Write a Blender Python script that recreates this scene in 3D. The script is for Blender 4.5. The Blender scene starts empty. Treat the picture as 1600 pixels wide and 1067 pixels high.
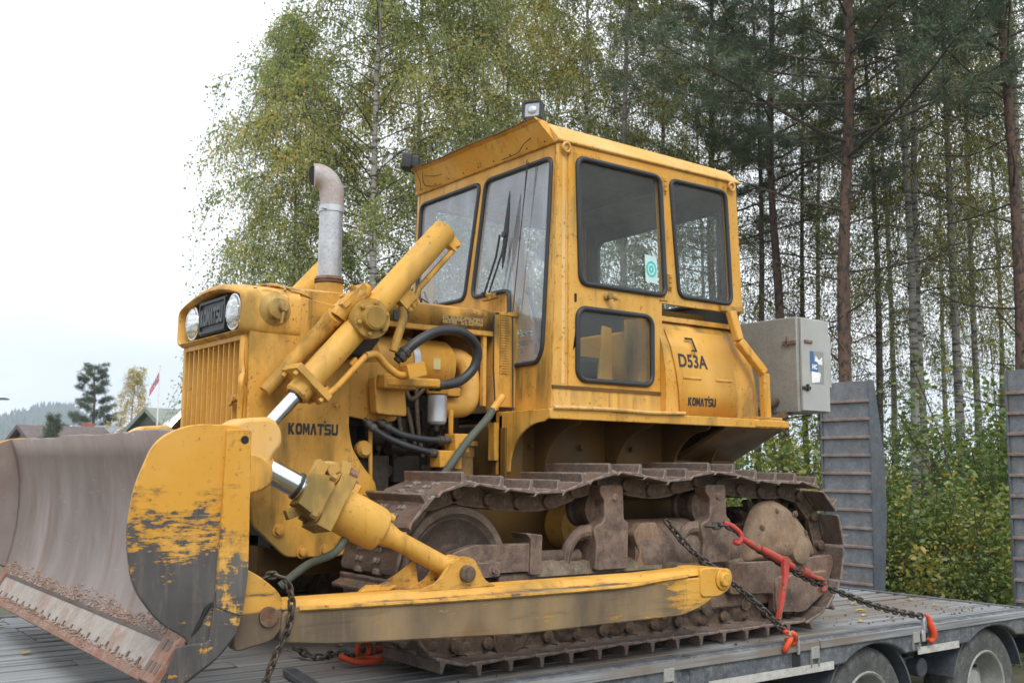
import bpy, bmesh, math, random
import numpy as np
from mathutils import Vector, Matrix

# ------------------------------------------------------------ camera, sky, sun, exposure
sc = bpy.context.scene
COL = sc.collection
R = math.radians
cam_d = bpy.data.cameras.new('camera')
cam = bpy.data.objects.new('camera', cam_d)
COL.objects.link(cam)
sc.camera = cam
cr = Vector((-0.80172719, 0.59761406, 0.00953721))
cu = Vector((0.07926579, 0.09049584, 0.99273735))
cd = Vector((-0.59241071, -0.79666049, 0.11992333))
rot = Matrix((cr, cu, -cd)).transposed()
cam.matrix_world = Matrix.Translation((3.613, 5.19, 0.942)) @ rot.to_4x4()
cam_d.sensor_width = 36.0
cam_d.lens = 36.0 * 1633.0 / 1600.0
cam_d.clip_start = 0.05
cam_d.clip_end = 6000
cam_d.dof.use_dof = True
cam_d.dof.focus_distance = 5.3
cam_d.dof.aperture_fstop = 6.3

world = bpy.data.worlds.new('World')
sc.world = world
world.use_nodes = True
wn, wl = world.node_tree.nodes, world.node_tree.links
wn.clear()
SUN_EL, SUN_AZ = R(48), R(25)          # overcast: the sun is only a wide soft patch in the cloud
w_out = wn.new('ShaderNodeOutputWorld')
w_bg = wn.new('ShaderNodeBackground')
w_sky = wn.new('ShaderNodeTexSky')
w_sky.sky_type = 'NISHITA'
w_sky.sun_disc = False
w_sky.sun_elevation = SUN_EL
w_sky.sun_rotation = SUN_AZ
w_sky.dust_density = 3.0
w_bg.inputs['Strength'].default_value = 0.11
w_tc = wn.new('ShaderNodeTexCoord')
w_map = wn.new('ShaderNodeMapping'); w_map.inputs['Scale'].default_value = (1.2, 1.2, 4.0)
w_noise = wn.new('ShaderNodeTexNoise'); w_noise.inputs['Scale'].default_value = 1.6; w_noise.inputs['Detail'].default_value = 5
w_ramp = wn.new('ShaderNodeValToRGB')
w_ramp.color_ramp.elements[0].position = 0.32; w_ramp.color_ramp.elements[0].color = (8.0, 8.6, 9.1, 1)
w_ramp.color_ramp.elements[1].position = 0.56; w_ramp.color_ramp.elements[1].color = (11.4, 11.6, 11.8, 1)
w_mix = wn.new('ShaderNodeMixRGB'); w_mix.inputs['Fac'].default_value = 0.93
wl.new(w_tc.outputs['Generated'], w_map.inputs['Vector']); wl.new(w_map.outputs[0], w_noise.inputs['Vector'])
wl.new(w_noise.outputs['Fac'], w_ramp.inputs[0])
wl.new(w_sky.outputs[0], w_mix.inputs['Color1']); wl.new(w_ramp.outputs[0], w_mix.inputs['Color2'])
wl.new(w_mix.outputs[0], w_bg.inputs['Color']); wl.new(w_bg.outputs[0], w_out.inputs['Surface'])

sun_d = bpy.data.lights.new('sun', 'SUN')
sun_d.energy = 1.5
sun_d.angle = R(24)
sun_d.color = (1.0, 0.97, 0.92)
sun = bpy.data.objects.new('sun', sun_d)
COL.objects.link(sun)
# Nishita: rotation 0 looks along +Y, turning clockwise; put the lamp in the same place
sdir = Vector((math.sin(SUN_AZ) * math.cos(SUN_EL), math.cos(SUN_AZ) * math.cos(SUN_EL), math.sin(SUN_EL)))
sun.rotation_euler = sdir.to_track_quat('Z', 'Y').to_euler()
sun.location = sdir * 30
sc.view_settings.view_transform = 'Standard'
sc.view_settings.look = 'None'
sc.view_settings.gamma = 1.0
sc.view_settings.exposure = 0.52
sc.cycles.max_bounces = 8
sc.cycles.transparent_max_bounces = 16
sc.cycles.use_denoising = True

# ------------------------------------------------------------ helpers: meshes
class MB:
    def __init__(s):
        s.v = []; s.f = []
    def add(s, vs, fs):
        k = len(s.v)
        s.v += [tuple(p) for p in vs]
        s.f += [tuple(i + k for i in f) for f in fs]
        return s
    def box(s, a, b):
        (x0, y0, z0), (x1, y1, z1) = a, b
        return s.add([(x0,y0,z0),(x1,y0,z0),(x1,y1,z0),(x0,y1,z0),(x0,y0,z1),(x1,y0,z1),(x1,y1,z1),(x0,y1,z1)],
                     [(0,3,2,1),(4,5,6,7),(0,1,5,4),(1,2,6,5),(2,3,7,6),(3,0,4,7)])
    def bar(s, p, q, w, h, up=(0, 0, 1), w2=None, h2=None):
        p, q = Vector(p), Vector(q); d = (q - p).normalized(); up = Vector(up)
        a = d.cross(up).normalized(); b = a.cross(d).normalized()
        w2 = w if w2 is None else w2; h2 = h if h2 is None else h2
        vs = []
        for c, ww, hh in ((p, w, h), (q, w2, h2)):
            for i, j in ((-1,-1),(1,-1),(1,1),(-1,1)):
                vs.append(c + a * (i * ww / 2) + b * (j * hh / 2))
        return s.add(vs, [(3,2,1,0),(4,5,6,7),(0,1,5,4),(1,2,6,5),(2,3,7,6),(3,0,4,7)])
    def prism(s, pts, axis, a, b):
        n = len(pts); vs = []
        for t in (a, b):
            for p, q in pts:
                vs.append({'x': (t, p, q), 'y': (p, t, q), 'z': (p, q, t)}[axis])
        fs = [tuple(range(n - 1, -1, -1)), tuple(range(n, 2 * n))]
        fs += [(i, (i + 1) % n, n + (i + 1) % n, n + i) for i in range(n)]
        return s.add(vs, fs)
    def lathe(s, prof, p, d, n=24, caps=True):
        p, d = Vector(p), Vector(d).normalized()
        a = d.orthogonal().normalized(); b = d.cross(a)
        vs = []; fs = []
        for t, r in prof:
            for k in range(n):
                g = 2 * math.pi * k / n
                vs.append(p + d * t + (a * math.cos(g) + b * math.sin(g)) * max(r, 1e-4))
        m = len(prof)
        for i in range(m - 1):
            for k in range(n):
                fs.append((i*n+k, i*n+(k+1)%n, (i+1)*n+(k+1)%n, (i+1)*n+k))
        if caps:
            fs.append(tuple(range(n - 1, -1, -1))); fs.append(tuple((m-1)*n + k for k in range(n)))
        return s.add(vs, fs)
    def cyl(s, p, q, r, r2=None, n=20):
        L = (Vector(q) - Vector(p)).length
        return s.lathe([(0, r), (L, r if r2 is None else r2)], p, Vector(q) - Vector(p), n)
    def tube(s, pts, r, n=8, closed=False, flat=None):
        P = [Vector(p) for p in pts]; m = len(P)
        rr = r if isinstance(r, (list, tuple)) else [r] * m
        T = []
        for i in range(m):
            if closed: t = P[(i+1) % m] - P[i-1]
            else: t = P[min(i+1, m-1)] - P[max(i-1, 0)]
            T.append(t.normalized())
        a = T[0].orthogonal().normalized()
        vs = []; fs = []
        for i in range(m):
            a = (a - T[i] * a.dot(T[i]))
            a = a.normalized() if a.length > 1e-6 else T[i].orthogonal().normalized()
            b = T[i].cross(a)
            for k in range(n):
                g = 2 * math.pi * k / n
                vs.append(P[i] + (a * math.cos(g) + b * math.sin(g)) * rr[i])
        for i in range(m if closed else m - 1):
            j = (i + 1) % m
            for k in range(n):
                fs.append((i*n+k, i*n+(k+1)%n, j*n+(k+1)%n, j*n+k))
        if not closed:
            fs.append(tuple(range(n - 1, -1, -1))); fs.append(tuple((m-1)*n + k for k in range(n)))
        return s.add(vs, fs)
    def bolt(s, p, d, r, h=None, n=6):
        h = h or r * 0.8
        p = Vector(p); d = Vector(d).normalized()
        s.lathe([(0, r*1.5), (r*.25, r*1.5)], p, d, 14)
        return s.lathe([(r*.25, r), (r*.25 + h, r), (r*.25 + h*1.1, r*.8)], p, d, n)
    def sheet(s, outer, holes, thick, M):
        c = bpy.data.curves.new('tmp', 'CURVE'); c.dimensions = '2D'; c.fill_mode = 'BOTH'; c.extrude = max(0, thick / 2)
        for pts in [outer] + list(holes):
            sp = c.splines.new('POLY'); sp.points.add(len(pts) - 1); sp.use_cyclic_u = True
            for p, q in zip(sp.points, pts): p.co = (q[0], q[1], 0, 1)
        return s._curve(c, M)
    def text(s, body, size, thick, M, bold=0.0, align='CENTER', sx=1.0, width=None):
        c = bpy.data.curves.new('tmp', 'FONT'); c.body = body; c.size = size; c.extrude = thick / 2
        c.align_x = align; c.align_y = 'CENTER'; c.offset = bold; c.resolution_u = 3; c.space_character = 1.0 + 1.6 * bold / size
        if width:       # squeeze to the given width
            k0 = len(s.v); s._curve(c, Matrix()); xs = [v[0] for v in s.v[k0:]]; sx = width / (max(xs) - min(xs))
            cx = (max(xs) + min(xs)) / 2
            s.v[k0:] = [tuple(M @ Vector(((v[0] - cx) * sx, v[1], v[2]))) for v in s.v[k0:]]
            return s
        return s._curve(c, M @ Matrix.Diagonal((sx, 1, 1, 1)))
    def _curve(s, c, M):
        o = bpy.data.objects.new('tmp', c)
        m = bpy.data.meshes.new_from_object(o)
        s.add([M @ v.co for v in m.vertices], [tuple(p.vertices) for p in m.polygons])
        bpy.data.objects.remove(o); bpy.data.meshes.remove(m); bpy.data.curves.remove(c)
        return s
    def build(s, name, mat, parent=None, bevel=0.0, smooth=35, seg=2):
        me = bpy.data.meshes.new(name)
        me.from_pydata(s.v, [], s.f)
        bm = bmesh.new(); bm.from_mesh(me)
        bmesh.ops.remove_doubles(bm, verts=bm.verts, dist=1e-5)
        bmesh.ops.recalc_face_normals(bm, faces=bm.faces)
        bm.to_mesh(me); bm.free()
        if smooth:
            me.shade_smooth(); me.set_sharp_from_angle(angle=R(smooth))
        for m in (mat if isinstance(mat, (list, tuple)) else [mat]): me.materials.append(m)
        o = bpy.data.objects.new(name, me); COL.objects.link(o)
        if parent: o.parent = parent
        if bevel:
            b = o.modifiers.new('bevel', 'BEVEL'); b.width = bevel; b.segments = seg; b.limit_method = 'ANGLE'; b.angle_limit = R(40)
            b.harden_normals = False
        return o

def empty(name, loc=(0, 0, 0), rz=0, parent=None):
    o = bpy.data.objects.new(name, None); COL.objects.link(o)
    o.location = loc; o.rotation_euler = (0, 0, rz); o.empty_display_size = .1
    if parent: o.parent = parent
    return o
def tag(o, label=None, cat=None, group=None, kind=None):
    if label: o['label'] = label
    if cat: o['category'] = cat
    if group: o['group'] = group
    if kind: o['kind'] = kind
    return o
def copy_tree(o, parent=None, mirror=False):
    c = o.copy(); COL.objects.link(c); c.parent = parent
    for ch in list(o.children): copy_tree(ch, c)
    return c
def mirrored(o, parent):
    c = copy_tree(o, parent); c.scale = (1, -1, 1); return c
def rrect(x0, y0, x1, y1, r, n=5):
    pts = []
    rr = r if isinstance(r, (list, tuple)) else [r] * 4
    for (cx, cy, a, q) in ((x1, y1, 0, rr[0]), (x0, y1, 90, rr[1]), (x0, y0, 180, rr[2]), (x1, y0, 270, rr[3])):
        sx = -1 if cx == x1 else 1; sy = -1 if cy == y1 else 1
        for k in range(n + 1):
            g = R(a + 90 * k / n)
            pts.append((cx + sx * q + q * math.cos(g), cy + sy * q + q * math.sin(g)))
    return pts
def rpoly(pts, r, n=4):
    """round the corners of a polygon"""
    out = []; m = len(pts)
    for i in range(m):
        p0, p, p1 = Vector(pts[i-1]), Vector(pts[i]), Vector(pts[(i+1) % m])
        a = (p0 - p); b = (p1 - p); t = min(r, a.length * .45, b.length * .45)
        A = p + a.normalized() * t; B = p + b.normalized() * t
        for k in range(n + 1):
            u = k / n
            out.append(tuple(A * (1-u)**2 + p * 2*u*(1-u) + B * u*u))
    return out
def bez(pts, n=24):
    """smooth curve through points (Catmull-Rom)"""
    P = [Vector(p) for p in pts]; P = [P[0]*2-P[1]] + P + [P[-1]*2-P[-2]]
    out = []; m = len(P) - 3
    for i in range(m):
        p0, p1, p2, p3 = P[i:i+4]
        k0 = max(2, n // m)
        for k in range(k0):
            t = k / k0
            out.append(0.5*((2*p1) + (p2-p0)*t + (2*p0-5*p1+4*p2-p3)*t*t + (3*p1-p0-3*p2+p3)*t**3))
    out.append(P[-2]); return out
MXZ = lambda y: Matrix(((1,0,0,0),(0,0,-1,y),(0,1,0,0),(0,0,0,1)))     # sheet (u,v) -> (x=u, y, z=v)
MXZl = lambda y: Matrix(((-1,0,0,0),(0,0,1,y),(0,1,0,0),(0,0,0,1)))    # seen from +y: u runs to -x
MYZ = lambda x: Matrix(((0,0,1,x),(1,0,0,0),(0,1,0,0),(0,0,0,1)))      # (u,v) -> (x, y=u, z=v), seen from +x

# ------------------------------------------------------------ helpers: materials
class NT:
    def __init__(s, name):
        s.m = bpy.data.materials.new(name); s.m.use_nodes = True
        s.n, s.l = s.m.node_tree.nodes, s.m.node_tree.links
        s.b = s.n['Principled BSDF']; s.out = s.n['Material Output']
        s.tc = s.n.new('ShaderNodeTexCoord')
    def noise(s, scale, detail=4, stretch=(1, 1, 1), rough=.55, off=(0, 0, 0), dist=0.0):
        mp = s.n.new('ShaderNodeMapping'); mp.inputs['Scale'].default_value = stretch; mp.inputs['Location'].default_value = off
        s.l.new(s.tc.outputs['Object'], mp.inputs['Vector'])
        t = s.n.new('ShaderNodeTexNoise'); t.inputs['Scale'].default_value = scale; t.inputs['Detail'].default_value = detail
        t.inputs['Roughness'].default_value = rough; t.inputs['Distortion'].default_value = dist
        s.l.new(mp.outputs[0], t.inputs['Vector']); return t.outputs['Fac']
    def ramp(s, v, a, b, lo=0.0, hi=1.0):
        r = s.n.new('ShaderNodeMapRange'); r.clamp = True
        for i, x in zip(('From Min', 'From Max', 'To Min', 'To Max'), (a, b, lo, hi)): r.inputs[i].default_value = x
        s.l.new(v, r.inputs['Value']); return r.outputs[0]
    def math(s, op, a, b=None):
        r = s.n.new('ShaderNodeMath'); r.operation = op
        for i, x in enumerate((a, b)):
            if x is None: continue
            if isinstance(x, (int, float)): r.inputs[i].default_value = x
            else: s.l.new(x, r.inputs[i])
        return r.outputs[0]
    def mix(s, fac, a, b, blend='MIX'):
        r = s.n.new('ShaderNodeMixRGB'); r.blend_type = blend
        for i, x in zip(('Fac', 'Color1', 'Color2'), (fac, a, b)):
            if isinstance(x, tuple): r.inputs[i].default_value = (*x, 1) if len(x) == 3 else x
            elif isinstance(x, (int, float)): r.inputs[i].default_value = x
            else: s.l.new(x, r.inputs[i])
        return r.outputs[0]
    def axis(s, k):
        x = s.n.new('ShaderNodeSeparateXYZ'); s.l.new(s.tc.outputs['Object'], x.inputs[0]); return x.outputs[k]
    def attr(s, name):
        a = s.n.new('ShaderNodeAttribute'); a.attribute_name = name; return a.outputs['Fac']
    def edge(s, radius):
        bv = s.n.new('ShaderNodeBevel'); bv.samples = 3; bv.inputs['Radius'].default_value = radius
        ge = s.n.new('ShaderNodeNewGeometry'); vm = s.n.new('ShaderNodeVectorMath'); vm.operation = 'DOT_PRODUCT'
        s.l.new(bv.outputs[0], vm.inputs[0]); s.l.new(ge.outputs['True Normal'], vm.inputs[1])
        return s.ramp(vm.outputs['Value'], .985, .90)
    def bump(s, h, strength=.3, dist=.01):
        b = s.n.new('ShaderNodeBump'); b.inputs['Strength'].default_value = strength; b.inputs['Distance'].default_value = dist
        s.l.new(h, b.inputs['Height']); s.l.new(b.outputs[0], s.b.inputs['Normal'])
    def done(s, col, rough=.5, metal=0.0, spec=.5):
        for k, x in (('Base Color', col), ('Roughness', rough), ('Metallic', metal), ('Specular IOR Level', spec)):
            if isinstance(x, tuple): s.b.inputs[k].default_value = (*x, 1)
            elif isinstance(x, (int, float)): s.b.inputs[k].default_value = x
            else: s.l.new(x, s.b.inputs[k])
        return s.m

YEL = (0.62, 0.308, 0.042)
def paint(name, base=YEL, fade=(0.68, 0.39, 0.10), grime=.55, chips=.0, zwear=None, chipcol=(.055, .045, .042), moss=0.0, wear_scale=9, xwear=None, streak=None, stretch=(1, 1, 1), edge=.75, spots=.7, chip2=None, lowf=0):
    t = NT(name)
    c = t.mix(t.ramp(t.noise(2.3, 5), .38, .66), base, fade)
    c = t.mix(t.ramp(t.noise(1.1, 3, off=(3, 1, 7)), .4, .75, 0, .35), c, (base[0]*.80, base[1]*.74, base[2]*.6))
    g = t.ramp(t.noise(8, 7, (1, 1, .13), off=(5, 2, 0)), .47, .66, 0, grime)
    g = t.math('MULTIPLY', g, t.ramp(t.noise(2.6, 3, off=(9, 4, 2)), .44, .60))
    c = t.mix(g, c, (.085, .062, .022))
    sp = t.ramp(t.noise(48, 4), .61, .68, 0, .7)
    c = t.mix(t.math('MULTIPLY', sp, t.ramp(t.noise(3, 2, off=(1, 8, 3)), .45, .6)), c, (.10, .06, .02))
    if streak:      # run-off streaks below the window sills
        sk = t.ramp(t.noise(13, 6, (1, 1, .06), off=(1, 6, 0)), .44, .60)
        zm = t.math('MULTIPLY', t.ramp(t.axis(2), streak[0] - streak[1], streak[0] - streak[1] * .3), t.ramp(t.axis(2), streak[0] + .04, streak[0]))
        c = t.mix(t.math('MULTIPLY', t.math('MULTIPLY', sk, zm), streak[2] if len(streak) > 2 else .75), c, (.060, .055, .022))
    if moss:
        mm = t.math('MULTIPLY', t.ramp(t.noise(5, 6, (1, 1, .5), off=(2, 2, 2)), .46, .62), moss)
        c = t.mix(mm, c, (.055, .06, .018))
    # narrow drips, small rust spots, bare worn edges
    dr = t.math('MULTIPLY', t.ramp(t.noise(26, 5, (1, 1, .05), off=(3, 7, 0)), .56, .68, 0, .25 + .4 * spots), t.ramp(t.noise(3.5, 4, off=(6, 2, 2)), .47, .62))
    c = t.mix(dr, c, (.15, .085, .022))
    rs = t.math('MULTIPLY', t.ramp(t.noise(24, 7, off=(8, 8, 8), rough=.65), .60, .66, 0, spots), t.ramp(t.noise(4, 3, off=(2, 1, 5)), .46, .6))
    c = t.mix(rs, c, (.16, .062, .018))
    if edge:
        em = t.edge(.010)
        em = t.math('MULTIPLY', em, t.ramp(t.noise(22, 6, off=(4, 2, 8)), .47, .60, 0, edge))
        c = t.mix(em, c, (.12, .072, .04))
    rough = t.ramp(t.noise(6, 4), .3, .7, .38, .62)
    if chips or zwear or xwear:
        n = t.ramp(t.noise(wear_scale, 10, stretch, rough=.72, off=(4, 4, 1)), .28, .72)
        n = t.math('ADD', n, t.ramp(t.noise(wear_scale * 3, 6, (.25, 1, 1.8), rough=.7, off=(8, 4, 1)), .35, .65, -.20, .20))
        if lowf:
            n = t.math('ADD', n, t.ramp(t.noise(2.2, 3, off=(1, 5, 2)), .35, .65, -lowf, lowf))
        if zwear:
            z = t.ramp(t.axis(2), zwear[0], zwear[1], zwear[2], zwear[3])
            n = t.math('ADD', n, z)
        if xwear:
            n = t.math('ADD', n, t.ramp(t.axis(0), xwear[0], xwear[1], xwear[2], xwear[3]))
        n = t.math('ADD', n, chips * .1)
        k = t.ramp(n, .74, .80)
        c = t.mix(t.ramp(n, .52, .78, 0, .6), c, (.22, .125, .035))      # soft brown scuffing round the bare patches
        steel = t.mix(t.ramp(t.noise(4, 6, (1, 1, .4)), .35, .65), chipcol, chip2 or (chipcol[0]*2.3, chipcol[1]*2.0, chipcol[2]*1.8))
        steel = t.mix(t.ramp(t.noise(30, 6, (1, 1, .12), off=(3, 3, 9), rough=.7), .50, .66, 0, .40), steel, (.20, .165, .135))
        steel = t.mix(t.ramp(t.noise(20, 6, (.15, 1, 1.5), off=(6, 3, 9), rough=.7), .56, .68, 0, .35), steel, (.035, .032, .034))
        steel = t.mix(t.ramp(t.noise(3, 4, off=(7, 7, 7)), .58, .75, 0, .7), steel, (.17, .075, .028))
        c = t.mix(k, c, steel)
        t.bump(t.math('MULTIPLY', k, -1.0), .35, .004)
    else:
        t.bump(t.noise(9, 4), .06, .02)
    return t.done(c, rough, spec=.26)
def rusty(name, a=(.105, .075, .062), b=(.19, .135, .105), rust=(.20, .085, .035), dust=(.30, .25, .20), rust_amt=.6, dust_amt=.5, rough=.75, bump=.4, metal=0.0, edge=None):
    t = NT(name)
    c = t.mix(t.ramp(t.noise(9, 8, rough=.65), .36, .62), a, b)
    c = t.mix(t.ramp(t.noise(4.2, 7, off=(5, 5, 5), rough=.65), .50, .62, 0, rust_amt), c, rust)
    c = t.mix(t.ramp(t.noise(22, 8, off=(2, 9, 5), rough=.7), .50, .66, 0, dust_amt), c, dust)
    c = t.mix(t.ramp(t.noise(60, 5, off=(7, 1, 5), rough=.7), .54, .66, 0, .55), c, tuple(x * .45 for x in a))
    if edge:
        c = t.mix(t.math('MULTIPLY', t.edge(.012), t.ramp(t.noise(16, 6, off=(4, 2, 8)), .40, .60, 0, .85)), c, edge)
    t.bump(t.noise(30, 9, rough=.7), min(1, bump * 1.6), .010)
    return t.done(c, rough, metal)
def plain(name, col, rough=.5, metal=0.0, var=.15, spec=.5):
    t = NT(name)
    c = t.mix(t.ramp(t.noise(6, 5), .3, .7), tuple(x * (1 - var) for x in col), tuple(min(1, x * (1 + var)) for x in col))
    t.bump(t.noise(20, 3), .05, .005)
    return t.done(c, rough, metal, spec)
def glass(name, dust=.10, ior=1.5, tint=(.86, .92, .92), veil_col=(.55, .57, .55)):
    t = NT(name); n, l = t.n, t.l; n.remove(t.b)
    tr = n.new('ShaderNodeBsdfTransparent'); tr.inputs[0].default_value = (*tint, 1)
    gl = n.new('ShaderNodeBsdfGlossy'); gl.inputs['Roughness'].default_value = .015
    fr = n.new('ShaderNodeFresnel'); ge = n.new('ShaderNodeNewGeometry')
    l.new(t.ramp(ge.outputs['Backfacing'], 0, 1, ior, 1 / ior), fr.inputs['IOR'])      # thin pane: the same from both sides
    df = n.new('ShaderNodeBsdfDiffuse'); df.inputs[0].default_value = (*veil_col, 1)  # dust film; on the windscreens also a painted sky reflection
    m1 = n.new('ShaderNodeMixShader'); m2 = n.new('ShaderNodeMixShader')
    l.new(t.ramp(t.noise(5, 6, (1, 1, .5)), .3, .75, dust * .5, dust * 1.6), m1.inputs[0])
    l.new(tr.outputs[0], m1.inputs[1]); l.new(df.outputs[0], m1.inputs[2])
    l.new(fr.outputs[0], m2.inputs[0]); l.new(m1.outputs[0], m2.inputs[1]); l.new(gl.outputs[0], m2.inputs[2])
    l.new(m2.outputs[0], t.out.inputs['Surface'])
    return t.m

M = {}
M['yellow'] = paint('yellow_paint', grime=.5)
M['yellow_clean'] = paint('yellow_paint_clean', grime=.18, spots=.12, edge=.35)
M['tank'] = paint('tank_paint', base=(.64, .315, .042), fade=(.68, .39, .095), grime=.14, spots=.08, edge=0)
M['yellow_moss'] = paint('yellow_paint_mossy', grime=.8, moss=.5)
M['cab_front'] = paint('cab_front_paint', grime=.6, moss=.25, streak=(1.53, .30))
M['cab_low'] = paint('lower_cab_paint', base=(.66, .375, .075), fade=(.69, .43, .14), grime=.22, streak=(1.385, .15, .35))
M['yellow_fade'] = paint('yellow_paint_faded', base=(.68, .39, .105), fade=(.72, .47, .21), grime=.4)
M['yellow_chip'] = paint('yellow_paint_chipped', grime=.5, chips=.15)
M['plate'] = paint('blade_plate_paint', grime=.30, zwear=(.50, 1.02, .60, -.26), chipcol=(.058, .055, .056), chip2=(.115, .108, .105), wear_scale=15, stretch=(.6, 1, 1.4), lowf=.20)
M['plate_rim'] = paint('blade_rim_paint', grime=.25, zwear=(.38, .80, .50, -.20), chipcol=(.060, .056, .057), chip2=(.12, .112, .108), wear_scale=9, stretch=(1.3, 1, .8))
M['arm'] = paint('push_arm_paint', grime=.5, zwear=(.392, .418, .62, -.10), chipcol=(.125, .092, .062), chip2=(.30, .205, .105), wear_scale=6, xwear=(-.34, .14, -.66, 0.0), stretch=(.35, 1, 1.2))
M['under'] = paint('dirty_shaded_underside', base=(.17, .088, .018), fade=(.09, .05, .018), grime=.9)  # yellow darkened for dirt and for the shade beneath the fenders
M['cyl'] = paint('cylinder_paint', base=(.64, .345, .055), grime=.45, moss=.22)
M['mossy_cast'] = paint('mossy_cast_paint', base=(.43, .25, .05), fade=(.48, .31, .10), grime=.85, moss=.6)
M['track'] = rusty('track_steel', a=(.055, .036, .026), b=(.125, .082, .056), rust=(.17, .075, .03), dust=(.24, .18, .125), rust_amt=.6, edge=(.25, .19, .15))
M['shoe'] = rusty('track_shoe_steel', a=(.085, .062, .052), b=(.165, .122, .10), rust=(.19, .085, .04), dust=(.29, .24, .205), rust_amt=.55, dust_amt=.45, rough=.5, edge=(.40, .34, .30))
M['frame'] = rusty('track_frame_dirt', a=(.085, .055, .042), b=(.195, .132, .10), rust=(.165, .072, .042), dust=(.31, .24, .175), rust_amt=.65, dust_amt=.38, edge=(.36, .28, .21))
M['guard'] = rusty('final_drive_dirt', a=(.165, .105, .065), b=(.27, .185, .12), rust=(.22, .105, .045), dust=(.34, .26, .18), rust_amt=.5)
M['idler'] = rusty('idler_steel', a=(.10, .076, .060), b=(.17, .13, .10), rust=(.15, .07, .04), dust=(.25, .20, .16))
M['dish'] = rusty('idler_dish', a=(.045, .032, .026), b=(.085, .060, .046), rust=(.13, .05, .03), dust=(.16, .12, .09), rust_amt=.7)
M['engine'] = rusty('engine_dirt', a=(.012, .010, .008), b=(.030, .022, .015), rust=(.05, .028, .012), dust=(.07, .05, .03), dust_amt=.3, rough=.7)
M['dark'] = plain('dark_interior', (.012, .012, .012), .8)
M['rubber'] = plain('black_rubber', (.022, .026, .032), .5)
M['hose'] = plain('hose_rubber', (.028, .030, .033), .45, var=.4)
M['hosegrey'] = plain('weathered_hose', (.075, .085, .065), .7, var=.35)
M['black'] = plain('black_plastic', (.022, .023, .025), .4)
M['chrome'] = plain('chrome_rod', (.72, .74, .76), .12, 1.0, .03)
def headlamp():
    t = NT('fluted_headlamp_glass')
    c = t.mix(t.ramp(t.noise(34, 2, (.2, .5, 2.2)), .42, .58), (.86, .88, .88), (.46, .49, .50))
    t.bump(t.noise(40, 2, (.2, 2.2, .3)), .5, .01)
    return t.done(c, .12, .45)
M['headlamp'] = headlamp()
M['lamp_glass'] = plain('work_lamp_glass', (.34, .35, .36), .15, .5, .15)
M['lens'] = plain('lamp_lens', (.80, .82, .82), .12, .35, .06)
M['alu'] = rusty('exhaust_aluminium', a=(.40, .41, .43), b=(.54, .55, .57), rust=(.26, .17, .12), dust=(.52, .52, .53), rust_amt=.30, dust_amt=.15, rough=.38, bump=.04, metal=.75)
M['elbow'] = rusty('exhaust_elbow_rust', a=(.40, .38, .37), b=(.38, .31, .29), rust=(.30, .19, .16), dust=(.52, .49, .47), rust_amt=.75, dust_amt=.35, rough=.6, bump=.1, metal=.15)
M['white_metal'] = plain('filter_metal', (.50, .52, .55), .35, .5, .1)
M['cab_in'] = plain('cab_lining', (.075, .078, .070), .8, 0, .25)
M['seat'] = plain('seat_vinyl', (.03, .03, .032), .6)
M['text'] = plain('black_lettering', (.018, .016, .02), .5)
M['front_glass'] = glass('windscreen_glass', dust=.30, ior=2.1, veil_col=(.58, .65, .76))  # blue-grey veil over the dust film imitates the reflected sky
M['side_glass'] = glass('side_window_glass', dust=.050, ior=1.40)
M['red'] = paint('red_binder_paint', base=(.47, .035, .040), fade=(.52, .075, .07), grime=.5, chips=.6)
M['orange'] = paint('orange_hook_paint', base=(.72, .075, .025), fade=(.70, .11, .05), grime=.3, chips=.05)
M['chain'] = rusty('chain_steel', a=(.045, .042, .038), b=(.10, .092, .08), rust=(.12, .07, .04), dust=(.2, .18, .15), dust_amt=.4, rough=.5, metal=.5)
M['cab_grey'] = rusty('cabinet_grey_paint', a=(.27, .265, .245), b=(.33, .325, .30), rust=(.26, .22, .18), dust=(.38, .37, .34), rust_amt=.3, dust_amt=.3, rough=.5, bump=.05)
def moldboard_mat():
    t = NT('worn_moldboard_steel')
    c = t.mix(t.ramp(t.noise(2.6, 7, (1, 1.2, .6), rough=.6), .33, .68), (.185, .142, .125), (.31, .262, .245))
    c = t.mix(t.ramp(t.noise(3.0, 5, (1, 2.2, .3), off=(3, 6, 1)), .55, .72, 0, .75), c, (.20, .105, .055))
    c = t.mix(t.ramp(t.axis(2), .72, 1.06, 0, .6), c, (.185, .125, .10))
    c = t.mix(t.ramp(t.noise(18, 6, (1, 1, .6)), .55, .75, 0, .5), c, (.30, .24, .21))
    sc_ = t.ramp(t.noise(26, 2, (1, .25, 3.0), off=(1, 3, 5)), .70, .74, 0, .35)
    c = t.mix(sc_, c, (.42, .38, .36))
    t.bump(t.noise(14, 6), .15, .006)
    return t.done(c, t.ramp(t.noise(4, 4), .3, .7, .50, .70), .12)
M['moldboard'] = moldboard_mat()
M['edge'] = rusty('cutting_edge_steel', a=(.27, .235, .20), b=(.36, .31, .27), rust=(.24, .11, .06), dust=(.40, .33, .28), rust_amt=.7, dust_amt=.45, rough=.55)
M['endbit'] = rusty('rusty_end_bit', a=(.20, .10, .065), b=(.25, .14, .10), rust=(.23, .09, .04), dust=(.30, .26, .25), rust_amt=.7, dust_amt=.5, rough=.7)
# ================================================================= BULLDOZER (x forward, y to its left, z up from the trailer deck)
dz = tag(empty('bulldozer'), 'yellow crawler bulldozer with enclosed cab chained on a low trailer', 'bulldozer')
Y = M['yellow']

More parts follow.
